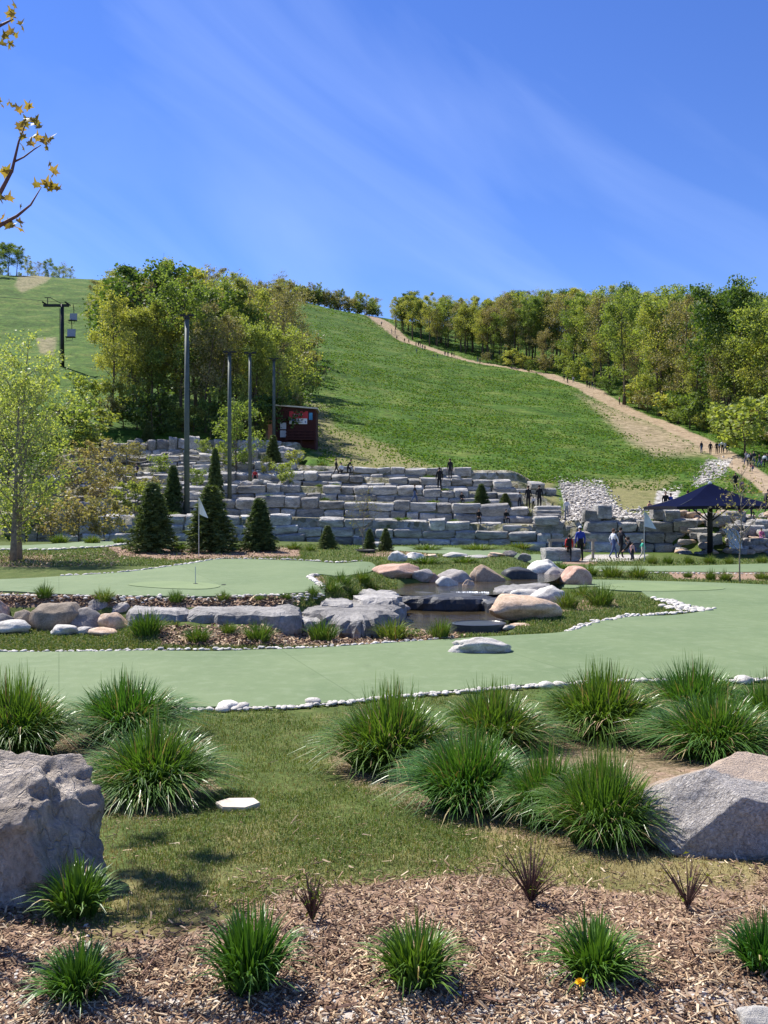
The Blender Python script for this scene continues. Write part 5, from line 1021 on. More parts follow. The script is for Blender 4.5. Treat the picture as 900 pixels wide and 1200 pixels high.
# spruces: whorls of drooping boughs set with needle sprays
def spruce_mesh(seed, bushy=1.0, n=190, needles=75):
    r = np.random.default_rng(seed); w = MB(); w.tube([(0, 0, -0.03), (0, 0, 0.5), (0, 0, 0.99)], [0.03, 0.02, 0.004], 6); V = []
    for i in range(n):
        f = 0.03+0.95*(i/n)**0.9; a = i*2.399+r.uniform(-.3, .3); ln = 0.30*bushy*(1-f)**0.72*r.uniform(.8, 1.12)+0.02
        d = np.array([math.cos(a), math.sin(a), 0]); k = int(needles*(0.4+ln*2.4))
        t = r.uniform(0.1, 1, k); z = f+ln*(0.16*t-0.42*t**2+0.16*t**4)*1.2
        P = d[None]*(ln*t)[:, None]+np.column_stack([0*t, 0*t, z]); sd = np.array([-d[1], d[0], 0]); P += sd[None]*(r.normal(size=k)*0.045*(1.1-t)*bushy+r.normal(size=k)*.006)[:, None]+np.column_stack([0*t, 0*t, r.normal(size=k)*.010])
        u_ = d[None]*r.uniform(.3, 1, k)[:, None]+sd[None]*r.normal(size=k)[:, None]*.8+np.column_stack([0*t, 0*t, r.normal(size=k)*.35]); u_ /= np.linalg.norm(u_, axis=1)[:, None]; v_ = np.cross(u_, r.normal(size=(k, 3))); v_ /= np.linalg.norm(v_, axis=1)[:, None]; s = 0.046*r.uniform(.6, 1.3, k)[:, None]
        V.append(np.stack([P-u_*s*.4-v_*s*.2, P-u_*s*.4+v_*s*.2, P+u_*s], 1))
    V = np.vstack(V).reshape(-1, 3); return w.mesh('trunk', BARK), mesh_np('boughs', V, None, np.arange(len(V)).reshape(-1, 3), [SPRUCE])
SPM = [spruce_mesh(1, 1.0), spruce_mesh(2, 1.35), spruce_mesh(3, 0.95), spruce_mesh(4, 1.15)]
for i, (px, py, w, h, k, lb) in enumerate([(179, 647, 62, 92, 1, 'wide bushy dark spruce left of the tall lamp pole'), (247, 647, 60, 88, 3, 'tall dark spruce behind the white flag'), (304, 646, 46, 70, 0, 'conical spruce right of the white flag'), (384, 643, 22, 31, 3, 'small round spruce alone left of the bare sapling'), (433, 646, 19, 30, 1, 'left one of two small round spruces'), (452, 646, 20, 31, 1, 'right one of two small round spruces')]):
    X, Y, g = ray(px, py); hh = h/F*Y; ww = w/F*Y/0.62; o = thing('spruce', lb, 'spruce', (X, Y, g-0.02), R.uniform(0, 6), (ww*1.06/(1.3 if k == 1 else 1.0), ww*1.06/(1.3 if k == 1 else 1.0), hh*0.9), 'spruces below and on the terraces'); obj('trunk', SPM[k][0], o); obj('boughs', SPM[k][1], o)
for i, (px, Y, w, h, k, lb) in enumerate([(203, 57.5, 26, 60, 2, 'slender spruce behind the wide bushy one'), (320, 72, 20, 36, 2, 'slender spruce below the red hut'), (564, 59.5, 18, 26, 0, 'small conical spruce on the second terrace'), (592, 59.5, 14, 17, 3, 'smallest spruce on the second terrace beside the watchers'), (174, 80.5, 14, 26, 3, 'small dark spruce on the topmost left terrace'), (252, 60, 20, 62, 2, 'slim spruce rising behind the tall one by the flag')]):
    X = X_of(px, Y); g = gz1(X, Y); hh = h/F*Y; ww = w/F*Y/0.62; o = thing('spruce', lb, 'spruce', (X, Y, g-0.02), R.uniform(0, 6), (ww*1.25, ww*1.25, hh), 'spruces below and on the terraces'); obj('trunk', SPM[k][0], o); obj('boughs', SPM[k][1], o)

# maple at the left edge: its branches reach into the picture, most of it stands outside
MAPLE = leaf_mat('maple_leaf', [(0.22, 0.21, 0.035), (0.31, 0.27, 0.055), (0.29, 0.16, 0.07), (0.22, 0.27, 0.05), (0.44, 0.37, 0.13)], 0.5, 0.5, 0.25)
def maple_leaf():
    pol = [(0, 0), (.10, .05), (.42, -.06), (.30, .16), (.52, .40), (.30, .38), (.24, .50), (.14, .44), (.10, .62), (0, .98), (-.10, .62), (-.14, .44), (-.24, .50), (-.30, .38), (-.52, .40), (-.30, .16), (-.42, -.06), (-.10, .05)]
    P = np.array(pol); V = np.column_stack([P[:, 0], P[:, 1]-0.0, -0.35*np.abs(P[:, 0])**1.4-0.18*P[:, 1]**2]); V = np.vstack([V, [[0, .3, .02]]]); n = len(P)
    return mesh_np('leaf', V, None, [[i, (i+1) % n, n] for i in range(n)], [MAPLE])
LEAF = maple_leaf(); MBK = flat_mat('maple_bark', (0.09, 0.045, 0.05), 0.7, 0.3, 12)
base = (-4.3, 4.9, gz1(-4.3, 4.9)); root = thing('maple_tree', 'young maple at the left edge with yellow-bronze spring leaves against the sky', 'tree', base); B0 = np.array(base)
trunk = np.array([(0, 0, -.1), (.05, 0, 1.0), (.12, .02, 2.0), (.2, 0, 3.0), (.22, 0, 4.0), (.25, 0, 5.2)]); obj('trunk', MB().tube(trunk, [.09, .075, .06, .05, .035, .012], 8).mesh('trunk', MBK, True), root)
def pt(px, py, Y): return np.array((X_of(px, Y), Y, Z_of(py, Y)))-B0
def leaf_at(par, p, s, r):
    obj('leaf', LEAF, par, p, (r.uniform(0.4, 2.3), r.uniform(-.7, .7), r.uniform(0, 6.28)), s*r.uniform(.75, 1.25))
rr = random.Random(5)
def branch(pts, r0, clusters, ls=0.052):
    P = np.array(pts); me = MB().tube(P, np.linspace(r0, 0.002, len(P)), 6).mesh('branch', MBK, True); o = obj('branch', me, root)
    for c, n, sp in clusters:
        for _ in range(n): leaf_at(o, tuple(np.array(c)+np.array([rr.gauss(0, sp), rr.gauss(0, sp), rr.gauss(0, sp)])), ls, rr)
Yb = 4.2
branch([trunk[2], trunk[2]+(.9, -.3, .35), pt(-90, 330, Yb), pt(-30, 262, Yb), pt(0, 226, Yb), pt(14, 200, Yb), pt(22, 166, Yb), pt(30, 145, Yb)], .022, [(pt(32, 140, Yb), 6, .030), (pt(41, 147, Yb), 4, .022), (pt(24, 155, Yb), 3, .018), (pt(6, 206, Yb), 2, .012)])
branch([pt(16, 190, Yb), pt(28, 184, Yb), pt(40, 175, Yb), pt(48, 170, Yb)], .005, [(pt(50, 168, Yb), 6, .024), (pt(37, 171, Yb), 3, .015), (pt(58, 162, Yb), 2, .012)])
branch([trunk[2]+(.02, 0, .2), trunk[2]+(1.0, -.3, .5), pt(-70, 312, Yb), pt(0, 264, Yb), pt(20, 253, Yb), pt(36, 240, Yb), pt(48, 220, Yb)], .018, [(pt(54, 216, Yb), 7, .026), (pt(62, 204, Yb), 3, .014), (pt(66, 222, Yb), 3, .014), (pt(23, 262, Yb), 3, .016), (pt(2, 262, Yb), 5, .022), (pt(10, 237, Yb), 4, .018)])
branch([trunk[3], trunk[3]+(.9, -.2, .4), pt(-60, 70, Yb), pt(-20, 40, Yb), pt(8, 26, Yb), pt(16, 22, Yb)], .02, [(pt(20, 20, Yb), 6, .026), (pt(6, 46, Yb), 7, .028), (pt(-4, 28, Yb), 6, .03), (pt(2, 122, Yb), 2, .01), (pt(8, 127, Yb), 4, .016)])
# crown parts left of the frame whose shadows dapple the boulder and the lawn
for tgt, n in (((180, 985), 40), ((245, 1005), 60), ((205, 1040), 60), ((165, 1025), 40), ((225, 1075), 40), ((185, 1060), 30), ((75, 900), 5), ((20, 900), 4), ((290, 1080), 8), ((150, 1120), 5)):
    gx, gy, g_ = ray(*tgt); tt = 3.6+rr.uniform(-.3, .3); P = np.array((gx, gy, g_))+np.array(SUN)*tt
    while 450+F*P[0]/P[1] > -95: P = P+np.array(SUN)*0.1
    branch([trunk[3]+(0, 0, rr.uniform(-.6, .5)), (trunk[3]+P-B0)/2+(0, 0, .15), P-B0], .012, [(P-B0, n, .075)], 0.10)
for i in range(26):
    f = rr.uniform(.45, 1); c = np.array([np.interp(f, np.linspace(0, 1, 6), trunk[:, k]) for k in range(3)]); a = rr.uniform(2.2, 4.0); e = c+np.array((math.cos(a), math.sin(a), .6))*rr.uniform(.8, 1.6)
    branch([c, (c+e)/2+(0, 0, .08), e], .012, [(e, 4, .1), ((c+e)/2, 2, .1)], .085)
# ------------------------------------------------------------------ built things
GALV = flat_mat('weathered_steel', (0.085, 0.105, 0.098), 0.6, 0.2, 3, 0.2); BLACK = flat_mat('black_steel', (0.015, 0.016, 0.018), 0.5)
WHITE = flat_mat('white_cloth', (0.78, 0.78, 0.76), 0.8, 0.05); WOODR = flat_mat('rail_wood', (0.27, 0.24, 0.20), 0.9, 0.25, 14)
for px, top, Y, r_, lb in [(219, 369, 57.5, 0.17, 'tallest and nearest grey pole above the wide spruce'), (269, 412, 61.5, 0.14, 'second grey pole, in front of the bushy young tree'), (293, 413, 65.2, 0.12, 'third grey pole, right of the bushy young tree'), (321, 420, 83.0, 0.15, 'thinnest grey pole beside the red hut')]:
    X = X_of(px, Y); g = gz1(X, Y); h = Z_of(top, Y)-g; o = thing('pole', lb, 'pole', (X, Y, g), group='tall grey poles on the terraces')
    obj('shaft', MB().tube([(0, 0, -.2), (0, 0, h*.5), (0, 0, h-.25)], [r_*1.15, r_*1.0, r_*.85], 14).mesh('shaft', GALV, True), o)
    mb = MB(); mb.tube([(0, 0, h-.27), (0, 0, h-.2)], r_*1.35, 14); mb.tube([(0, 0, h-.2), (0, 0, h-.08)], r_*.9, 14); obj('cap', mb.mesh('cap', BLACK), o)
    mb = MB(); mb.box((-.3, 0, h-.02), (.34, .2, .1)); mb.box((.3, 0, h-.02), (.34, .2, .1)); mb.box((0, 0, h-.06), (.8, .08, .06)); obj('floodlight', mb.mesh('floodlight', BLACK), o)
    obj('base_plate', MB().box((0, 0, 0.02), (r_*3.4, r_*3.4, .05)).mesh('base_plate', GALV), o)

# hut
HUT = flat_mat('hut_boards', (0.05, 0.015, 0.013), 0.85, 0.2, 5); HUTL = flat_mat('hut_side_boards_lit', (0.42, 0.17, 0.09), 0.8, 0.15, 5); ROOF = flat_mat('hut_roof', (0.55, 0.5, 0.42), 0.7)  # second board colour has the sunlight on the hut's left side painted in
Yh = 85.0; Xh = X_of(344, Yh); gh = min(gz1(Xh+a, Yh+c) for a in (-2, 2) for c in (0, 3)); zt = Z_of(476, Yh); zr = Z_of(480, Yh); w2 = 26/F*Yh
o = thing('hut', 'dark red wooden hut with a red and white sign above the terraces', 'hut', (Xh, Yh, gh)); x0, x1 = X_of(323, Yh)-Xh, X_of(370, Yh)-Xh; hl_, hr_ = zt-gh, zr-gh
def slope_box(xa, xb, ya, yb, za, zla, zlb): return [(xa, ya, za), (xb, ya, za), (xb, yb, za), (xa, yb, za), (xa, ya, zla), (xb, ya, zlb), (xb, yb, zlb), (xa, yb, zla)]
BQ = [[0, 3, 2, 1], [4, 5, 6, 7], [0, 1, 5, 4], [1, 2, 6, 5], [2, 3, 7, 6], [3, 0, 4, 7]]
obj('wall', MB().add(slope_box(x0, x1, 0.03, 3.0, -0.4, hl_, hr_), BQ).mesh('wall', HUT), o)
wb = (x1-x0)/18
bd = MB().box((0, 0, 0), (wb*0.93, 0.04, 1.0)).mesh('board', HUT)
for i in range(18):
    xx = x0+wb*(i+.5); hh = np.interp(xx, [x0, x1], [hl_, hr_]); obj('board', bd, o, (xx, 0.01, (hh+0.9)/2-.04), (0, 0, 0), (1, 1, hh-0.95))
obj('floor_beam', MB().box(((x0+x1)/2, -0.02, 0.8), (x1-x0+.1, .1, .2)).mesh('floor_beam', HUT), o)
rf = slope_box(x0-.12, x1+.2, -.35, 3.3, 0, 0, 0); rf = [(x, y, (np.interp(x, [x0, x1], [hl_, hr_])+.02)+(0.14 if i > 3 else 0)) for i, (x, y, z) in enumerate(rf)]
obj('roof', MB().add(rf, BQ).mesh('roof', ROOF), o)
dw = MB().box((x0-.45, 0.5, 1.75), (.75, .08, 2.6)).mesh('side_panel', HUTL); obj('side_panel', dw, o)  # stands for the hut's left side wall, in the painted sunlit tone
obj('side_screen', MB().box((x0-1.05, 1.0, 1.55), (.5, .1, 2.1)).mesh('side_screen', flat_mat('plywood', (0.30, 0.20, 0.12))), o)
RED = flat_mat('sign_red', (0.42, 0.025, 0.035), 0.5, 0.05); SW = flat_mat('sign_white', (0.62, 0.64, 0.68), 0.5, 0.05); SB = flat_mat('sign_blue', (0.06, 0.10, 0.30), 0.5, 0.05); CY = flat_mat('poster_blue', (0.05, 0.22, 0.40), 0.5, 0.3, 2)
def hx(px): return X_of(px, Yh)-Xh
def hz(py): return Z_of(py, Yh)-gh
sg = obj('sign', MB().box(((hx(339)+hx(361))/2, -0.045, (hz(482)+hz(490.5))/2), (hx(361)-hx(339), .04, hz(482)-hz(490.5))).mesh('sign', RED), o)
obj('sign_strip', MB().box(((hx(339)+hx(360))/2, -0.045, (hz(490.5)+hz(497))/2), (hx(360)-hx(339), .04, hz(490.5)-hz(497))).mesh('sign_strip', SW), sg)
mb = MB(); mb.box(((hx(340)+hx(346))/2, -0.07, hz(492.3)), (hx(346)-hx(340), .01, .12)); mb.box((hx(358), -0.07, hz(494.5)), (.12, .01, .16)); mb.box((hx(351.5), -0.07, hz(493.2)), (.6, .01, .05)); mb.box((hx(350), -0.07, hz(495)), (.8, .01, .05)); obj('small_print', mb.mesh('small_print', SB), sg)
t = np.linspace(0, 1, 60); sc_ = np.column_stack([hx(345)+(hx(355)-hx(345))*t, np.full(60, -.075), hz(486.5)+.11*np.sin(t*34)*(0.6+.6*np.cos(t*9))+.05*t]); obj('script_lettering', MB().tube(sc_, .02, 4).mesh('script_lettering', SW), sg)
t = np.linspace(0, 1, 20); obj('underline', MB().tube(np.column_stack([hx(345)+(hx(350)-hx(345))*t, np.full(20, -.075), hz(488.8)+.03*np.sin(t*6)]), .012, 4).mesh('underline', SW), sg)
obj('poster', MB().box((hx(364.2), -0.045, hz(488)), (hx(366.3)-hx(362.2), .04, hz(483.7)-hz(492))).mesh('poster', CY), o)
for a, c in ((496, 503.5), (505, 513)): obj('notice_board', MB().box((hx(332.5), -0.5, (hz(a)+hz(c))/2), (hx(336)-hx(329), .04, hz(a)-hz(c))).mesh('notice_board', flat_mat('notice', (0.34, 0.36, 0.40))), o)
pm = MB().box((0, 0, .5), (.08, .08, 1.0)).mesh('rail_post', HUT)
for px in (337.5, 344, 351, 358, 365, 370.5): obj('rail_post', pm, o, (hx(px), -.85, hz(515)), (0, 0, 0), (1, 1, hz(505)-hz(515)))
for py in (505.5, 509, 512.5): obj('rail', MB().box(((hx(336)+hx(371))/2, -.91, hz(py)), (hx(371)-hx(336), .05, .13)).mesh('rail', HUT), o)
obj('deck', MB().box(((hx(335)+hx(371))/2, -.45, hz(515.5)), (hx(371)-hx(335), .9, .14)).mesh('deck', HUT), o)
for px in (337, 354, 370): obj('deck_post', MB().box((hx(px), -.8, hz(515.5)/2-.5), (.12, .12, hz(515.5)+.9)).mesh('deck_post', HUT), o)

# canopy
NAVY = flat_mat('navy_canvas', (0.0035, 0.006, 0.026), 1.0, 0.12, 2); Yc = 49.0; Xc = X_of(832, Yc); gc = gz1(Xc, Yc); ze = Z_of(594, Yc)-gc; za = Z_of(566.5, Yc)-gc; hw = 2.95
NAVY.node_tree.nodes['Principled BSDF'].inputs['Specular IOR Level'].default_value = 0.03
o = thing('canopy', 'navy blue pyramid shade canopy on a dark centre post', 'canopy', (Xc, Yc, gc), 0.0); mb = MB(); n = 12; V = []
for i in range(n+1):
    t = i/n; s = hw*(1-t)*(1.0-0.05*math.sin(math.pi*t))+0.05; z = ze+(za-ze)*t-0.14*math.sin(math.pi*t)
    ring = []
    for c in range(4):
        a = [(-1, -1), (1, -1), (1, 1), (-1, 1)][c]; d = [(-1, -1), (1, -1), (1, 1), (-1, 1)][(c+1) % 4]
        for k in range(8): u_ = k/8; q = np.array(a)*(1-u_)+np.array(d)*u_; sag = 0.10*math.sin(math.pi*u_)*(1-t); ring.append((q[0]*s*(1-.02*math.sin(math.pi*u_)), q[1]*s*(1-.02*math.sin(math.pi*u_)), z+sag*0.5))
    V += ring
mb.add(V, [[i*32+k, i*32+(k+1) % 32, (i+1)*32+(k+1) % 32, (i+1)*32+k] for i in range(n) for k in range(32)]); obj('canvas', mb.mesh('canvas', NAVY), o)
mb = MB(); E = np.array(V[:32]); mb.add(np.vstack([E, E*[0.985, .985, 1]-[0, 0, .17]]), [[k, (k+1) % 32, 32+(k+1) % 32, 32+k] for k in range(32)]); obj('valance', mb.mesh('valance', flat_mat('navy_valance', (0.006, 0.007, 0.02))), o)
obj('post', MB().tube([(0, 0, -.1), (0, 0, za-.1)], [.16, .15], 12).mesh('post', BLACK, True), o); obj('finial', MB().tube([(0, 0, za-.05), (0, 0, za+.06), (0, 0, za+.12)], [.12, .12, .04], 10).mesh('finial', flat_mat('finial_grey', (.4, .42, .45))), o)
for sx, sy in ((-1, -1), (1, -1), (1, 1), (-1, 1)): obj('rib', MB().tube([(0, 0, za-.25), (sx*hw*.5, sy*hw*.5, (za+ze)/2-.22), (sx*hw*.97, sy*hw*.97, ze-.02)], .05, 6).mesh('rib', BLACK), o); obj('strut', MB().tube([(0, 0, ze-.9), (sx*hw*.4, sy*hw*.4, ze+.35)], .04, 6).mesh('strut', BLACK), o)

# flags
def flagpin(px, py, top, lb, flag=True, r_=0.014, fw=0.34, fh=0.62, col=WHITE):
    X, Y, g = ray(px, py); h = Z_of(top, Y)-g; o = thing('flag_pin', lb, 'flag', (X, Y, g), group='flag pins on the greens'); obj('pole', MB().tube([(0, 0, -.05), (0, 0, h)], r_, 8).mesh('pole', flat_mat('pin_grey', (.5, .5, .48))), o)
    if flag:
        nx, nz = 8, 8; V = []; 
        for i in range(nx+1):
            for j in range(nz+1): u_ = i/nx; v_ = j/nz; V.append((u_*fw*(0.15+0.85*v_)+.012, 0.05*math.sin(u_*5+v_*2), h-0.02-v_*fh-u_*0.05-0.10*u_*v_))
        obj('flag', mesh_np('flag', V, [[i*(nz+1)+j, (i+1)*(nz+1)+j, (i+1)*(nz+1)+j+1, i*(nz+1)+j+1] for i in range(nx) for j in range(nz)], None, [col], smooth=True), o)
    else: obj('cup', MB().tube([(0, 0, 0.045), (0, 0, 0.05)], .055, 12).mesh('cup', BLACK), o)
flagpin(233, 652, 583, 'white flag drooping from its pin in front of the tall spruce')
flagpin(229, 686, 664, 'bare thin pin standing in the cup on the left green', False, 0.010)
flagpin(755, 658, 599, 'pale flag on its pin in front of the right wall', True, 0.016, .62, .75, flat_mat('pale_flag', (.5, .55, .6)))
cupm = MB().tube([(0, 0, 0.0), (0, 0, 0.006)], .06, 14).mesh('cup', BLACK); X, Y, g = ray(262, 687); obj('putting_cup', cupm, None, (X, Y, g+.044), label='dark cup cut into the left green right of the pin', cat='cup')

# railing by the walkers
o = thing('railing', 'low grey wooden railing behind the people in red and blue', 'railing', (X_of(672, 44.5), 44.5, gz1(X_of(672, 44.5), 44.5)), 0.05)
for x in (-1.25, 0.0, 1.05): obj('post', MB().box((x, 0, .5), (.12, .12, 1.1)).mesh('post', WOODR), o)
obj('rail', MB().box((-.1, -.07, 1.0), (2.6, .06, .14)).mesh('rail', WOODR), o); obj('rail', MB().box((-.1, -.07, .45), (2.6, .05, .1)).mesh('rail', WOODR), o)
# rope barrier on the left terrace
k = 4; o = thing('rope_barrier', 'rope barrier with metal posts on the left terrace behind the tallest pole', 'barrier', (X_of(214, 70), float(tier_y(k, -16))+.5, float(tier_z(k, -16)))); o_ = np.array(o.location); xs = [X_of(p, 69.5) for p in (148, 175, 214, 252, 290)]
ys = [float(tier_y(k, x))+.5 for x in xs]; zs = [float(tier_z(k, x)) for x in xs]; pst = MB().tube([(0, 0, -.1), (0, 0, 1.05)], .045, 8).mesh('post', GALV)
for x, y, z in zip(xs, ys, zs): obj('post', pst, o, (x-o_[0], y-o_[1], z-o_[2]))
for lv in (1.0, .5):
    for i in range(4):
        t = np.linspace(0, 1, 9); obj('rope', MB().tube(np.column_stack([xs[i]+(xs[i+1]-xs[i])*t-o_[0], ys[i]+(ys[i+1]-ys[i])*t-o_[1], zs[i]+(zs[i+1]-zs[i])*t+lv-.35*4*t*(1-t)*.6-o_[2]]), .025, 5).mesh('rope', flat_mat('rope', (.45, .42, .36))), o)

# chair lift
Yt = 140.0; Xt = X_of(73, Yt); gt = gz1(Xt, Yt); h = Z_of(358, Yt)-gt; o = thing('lift_tower', 'black chairlift tower with one cross arm on the far left run', 'tower', (Xt, Yt, gt)); ca = (53-73)/F*Yt
obj('mast', MB().tube([(0, 0, -.5), (0, 0, h*.5), (0, 0, h+.2)], [.36, .30, .27], 12).mesh('mast', BLACK, True), o); obj('cross_arm', MB().box((ca/2+.4, 0, h), (abs(ca)+1.4, .35, .42)).mesh('cross_arm', BLACK), o)
obj('arm_frame', MB().tube([(ca+.4, 0, h), (ca+.4, 0, h+1.3)], .07, 6).tube([(ca-.1, 0, h+1.35), (ca+1.0, 0, h+1.3)], .07, 6).tube([(ca+.9, 0, h+1.3), (0, 0, h+.2)], .05, 6).mesh('arm_frame', BLACK), o)
for xx in (ca, 0.9): obj('sheave_train', MB().box((xx, 0, h+.3), (.14, 2.4, .22)).mesh('sheave_train', BLACK), o)
obj('ladder', MB().box((-.42, -.1, h*.5), (.05, .05, h*.9)).box((-.42, .25, h*.5), (.05, .05, h*.9)).mesh('ladder', BLACK), o)
cb = obj('lift_cable', MB().tube([(Xt+.9, Yt+170, gz1(Xt, Yt+170)+12), (Xt+.9, Yt+60, gz1(Xt, Yt)+h+13.5), (Xt+.9, Yt, gt+h+.45), (Xt+.9, Yt-25, gt+h-5.0), (Xt+1.2, Yt-80, gz1(Xt+1.2, Yt-80)+4)], .03, 6).mesh('lift_cable', BLACK), label='thin dark cable of the chairlift passing over the tower', cat='cable')
CH = flat_mat('chair_grey', (.30, .32, .38), .6)
for px, py, Y, lb in ((85.5, 372, 150.0, 'upper grey lift chair hanging from the cable by the wood'), (83, 391, 133.0, 'lower grey lift chair hanging from the cable right of the tower')):
    X = X_of(px, Y); z = Z_of(py, Y); o = thing('lift_chair', lb, 'chair', (X, Y, z-1), group='chairs on the lift')
    obj('hanger', MB().tube([(0, .4, 0.9), (0, .45, 2.4), (0, .1, 3.4)], .06, 6).mesh('hanger', BLACK), o); obj('backrest', MB().box((0, .25, 1.15), (1.3, .12, 1.3), rx=-.12).mesh('backrest', CH), o); obj('seat', MB().box((0, -.15, .4), (1.4, .8, .12)).mesh('seat', BLACK), o); obj('footrest', MB().tube([(-.5, -.5, .4), (-.5, -.7, -.2), (.5, -.7, -.2), (.5, -.5, .4)], .04, 5).mesh('footrest', BLACK), o)

# ------------------------------------------------------------------ people
def person_mesh(name, pose='stand', near=True, build=1.0):
    "one continuous body grown over a posed skeleton; material slots: skin, top, trousers, shoes, hair"
    J = dict(pel=(0, 0, .94), spn=(0, 0, 1.12), cst=(0, .0, 1.34), nck=(0, .01, 1.49), hd0=(0, -.01, 1.57), hd1=(0, -.015, 1.66), hd2=(0, 0, 1.73))
    hipz = .90
    def limb(s, hip, kn, an, toe, sh, el, wr, hand):
        J.update({'hip'+s: hip, 'kne'+s: kn, 'ank'+s: an, 'toe'+s: toe, 'sho'+s: sh, 'elb'+s: el, 'wri'+s: wr, 'han'+s: hand})
    for s, x in (('L', 1), ('R', -1)):
        if pose == 'stand': limb(s, (.09*x, 0, .9), (.10*x, -.02, .49), (.11*x, .02, .08), (.13*x, -.14, .03), (.18*x, 0, 1.42), (.24*x, .02, 1.13), (.25*x, -.06, .89), (.25*x, -.09, .80))
        elif pose == 'walk': f = x; limb(s, (.09*x, 0, .9), (.09*x, -.16*f-.04, .50), (.09*x, -.24*f+(.10 if f < 0 else 0), .09 if f > 0 else .16), (.10*x, -.40*f+(.1 if f < 0 else 0) if f > 0 else .24, .04 if f > 0 else .06), (.18*x, 0, 1.42), (.23*x, .14*f, 1.15), (.22*x, .10*f-.08, .92), (.21*x, .10*f-.12, .84))
        elif pose == 'sit': limb(s, (.10*x, 0, .48), (.13*x, -.42, .50), (.12*x, -.44, .10), (.13*x, -.60, .05), (.18*x, -.03, 1.0), (.25*x, -.12, .76), (.14*x, -.32, .62), (.10*x, -.38, .60))
        elif pose == 'crouch': limb(s, (.11*x, .08, .50), (.20*x, -.26, .56), (.15*x, -.02, .10), (.17*x, -.18, .04), (.17*x, -.22, .92), (.24*x, -.34, .68), (.16*x, -.50, .52), (.13*x, -.56, .46))
        elif pose == 'climb': f = x; limb(s, (.09*x, 0, .9), (.12*x, -.30 if f > 0 else .02, .66 if f > 0 else .46), (.11*x, -.22 if f > 0 else .22, .34 if f > 0 else .09), (.12*x, -.38 if f > 0 else .08, .30 if f > 0 else .04), (.18*x, -.22, 1.32), (.24*x, -.36, 1.06), (.20*x, -.52, .92), (.18*x, -.60, .86))
    if pose == 'sit': J.update(pel=(0, .02, .50), spn=(0, .03, .70), cst=(0, -.01, .93), nck=(0, -.02, 1.07), hd0=(0, -.04, 1.15), hd1=(0, -.05, 1.24), hd2=(0, -.03, 1.31))
    if pose == 'crouch': J.update(pel=(0, .10, .50), spn=(0, .0, .68), cst=(0, -.16, .86), nck=(0, -.25, .97), hd0=(0, -.30, 1.04), hd1=(0, -.34, 1.12), hd2=(0, -.34, 1.20))
    if pose == 'climb': J.update(spn=(0, -.06, 1.10), cst=(0, -.17, 1.28), nck=(0, -.25, 1.40), hd0=(0, -.29, 1.47), hd1=(0, -.32, 1.55), hd2=(0, -.32, 1.62))
    rad = dict(pel=(.15, .115), spn=(.135, .10), cst=(.165, .115), nck=(.06, .06), hd0=(.075, .085), hd1=(.082, .10), hd2=(.055, .065), hip=(.095, .095), kne=(.062, .065), ank=(.045, .05), toe=(.042, .035), sho=(.068, .065), elb=(.048, .048), wri=(.033, .033), han=(.034, .022))
    ed = [('pel', 'spn'), ('spn', 'cst'), ('cst', 'nck'), ('nck', 'hd0'), ('hd0', 'hd1'), ('hd1', 'hd2')]; cat = [2, 1, 1, 0, 0, 4]
    for s in 'LR':
        ed += [('pel', 'hip'+s), ('hip'+s, 'kne'+s), ('kne'+s, 'ank'+s), ('ank'+s, 'toe'+s), ('cst', 'sho'+s), ('sho'+s, 'elb'+s), ('elb'+s, 'wri'+s), ('wri'+s, 'han'+s)]; cat += [2, 2, 2, 3, 1, 1, 1, 0]
    if near:                     # nose and five fingers
        h = np.array(J['hd1']); J['nos'] = tuple(h+(0, -.115, -.03)); rad['nos'] = (.016, .016); ed.append(('hd1', 'nos')); cat.append(0)
        for s, x in (('L', 1), ('R', -1)):
            w_, n_ = np.array(J['wri'+s]), np.array(J['han'+s]); d = (n_-w_)/np.linalg.norm(n_-w_); sd = np.array((0, -1., 0)) if abs(d[1]) < .7 else np.array((1., 0, 0))
            for f in range(4):
                a = n_+sd*(f-1.5)*.018+d*(.035-.004*abs(f-1)); b_ = a+d*(.03-.004*abs(f-1))+np.array((-.012*x, 0, 0)); J['fa%d' % f+s] = tuple(a); J['fb%d' % f+s] = tuple(b_); rad['fa%d' % f] = (.0095, .0095); rad['fb%d' % f] = (.008, .008); ed += [('han'+s, 'fa%d' % f+s), ('fa%d' % f+s, 'fb%d' % f+s)]; cat += [0, 0]
            a = n_-d*.03+sd*(-.042); b_ = a+d*.035+sd*(-.008); J['ta'+s] = tuple(a); J['tb'+s] = tuple(b_); rad['ta'] = (.011, .011); rad['tb'] = (.009, .009); ed += [('han'+s, 'ta'+s), ('ta'+s, 'tb'+s)]; cat += [0, 0]
    keys = list(J); ix = {k_: i for i, k_ in enumerate(keys)}; me = bpy.data.meshes.new('skel'); me.from_pydata([J[k_] for k_ in keys], [(ix[a], ix[b_]) for a, b_ in ed], []); ob = bpy.data.objects.new('skel', me); COL.objects.link(ob)
    md = ob.modifiers.new('skin', 'SKIN'); md.use_smooth_shade = True; sk = me.skin_vertices[0].data if me.skin_vertices else None
    if sk is None:
        bm = bmesh.new(); bm.from_mesh(me); bm.verts.layers.skin.verify(); bm.to_mesh(me); bm.free(); sk = me.skin_vertices[0].data
    for k_ in keys:
        kk = k_ if k_ in rad else k_[:-1]; r_ = rad[kk]; b_ = build if kk in ('pel', 'spn', 'cst', 'hip', 'sho') else 1.0; sk[ix[k_]].radius = (r_[0]*b_, r_[1]*b_)
    sk[ix['pel']].use_root = True
    ms = ob.modifiers.new('sub', 'SUBSURF'); ms.levels = ms.render_levels = 1
    dg = bpy.context.evaluated_depsgraph_get(); out = bpy.data.meshes.new_from_object(ob.evaluated_get(dg)); out.name = name
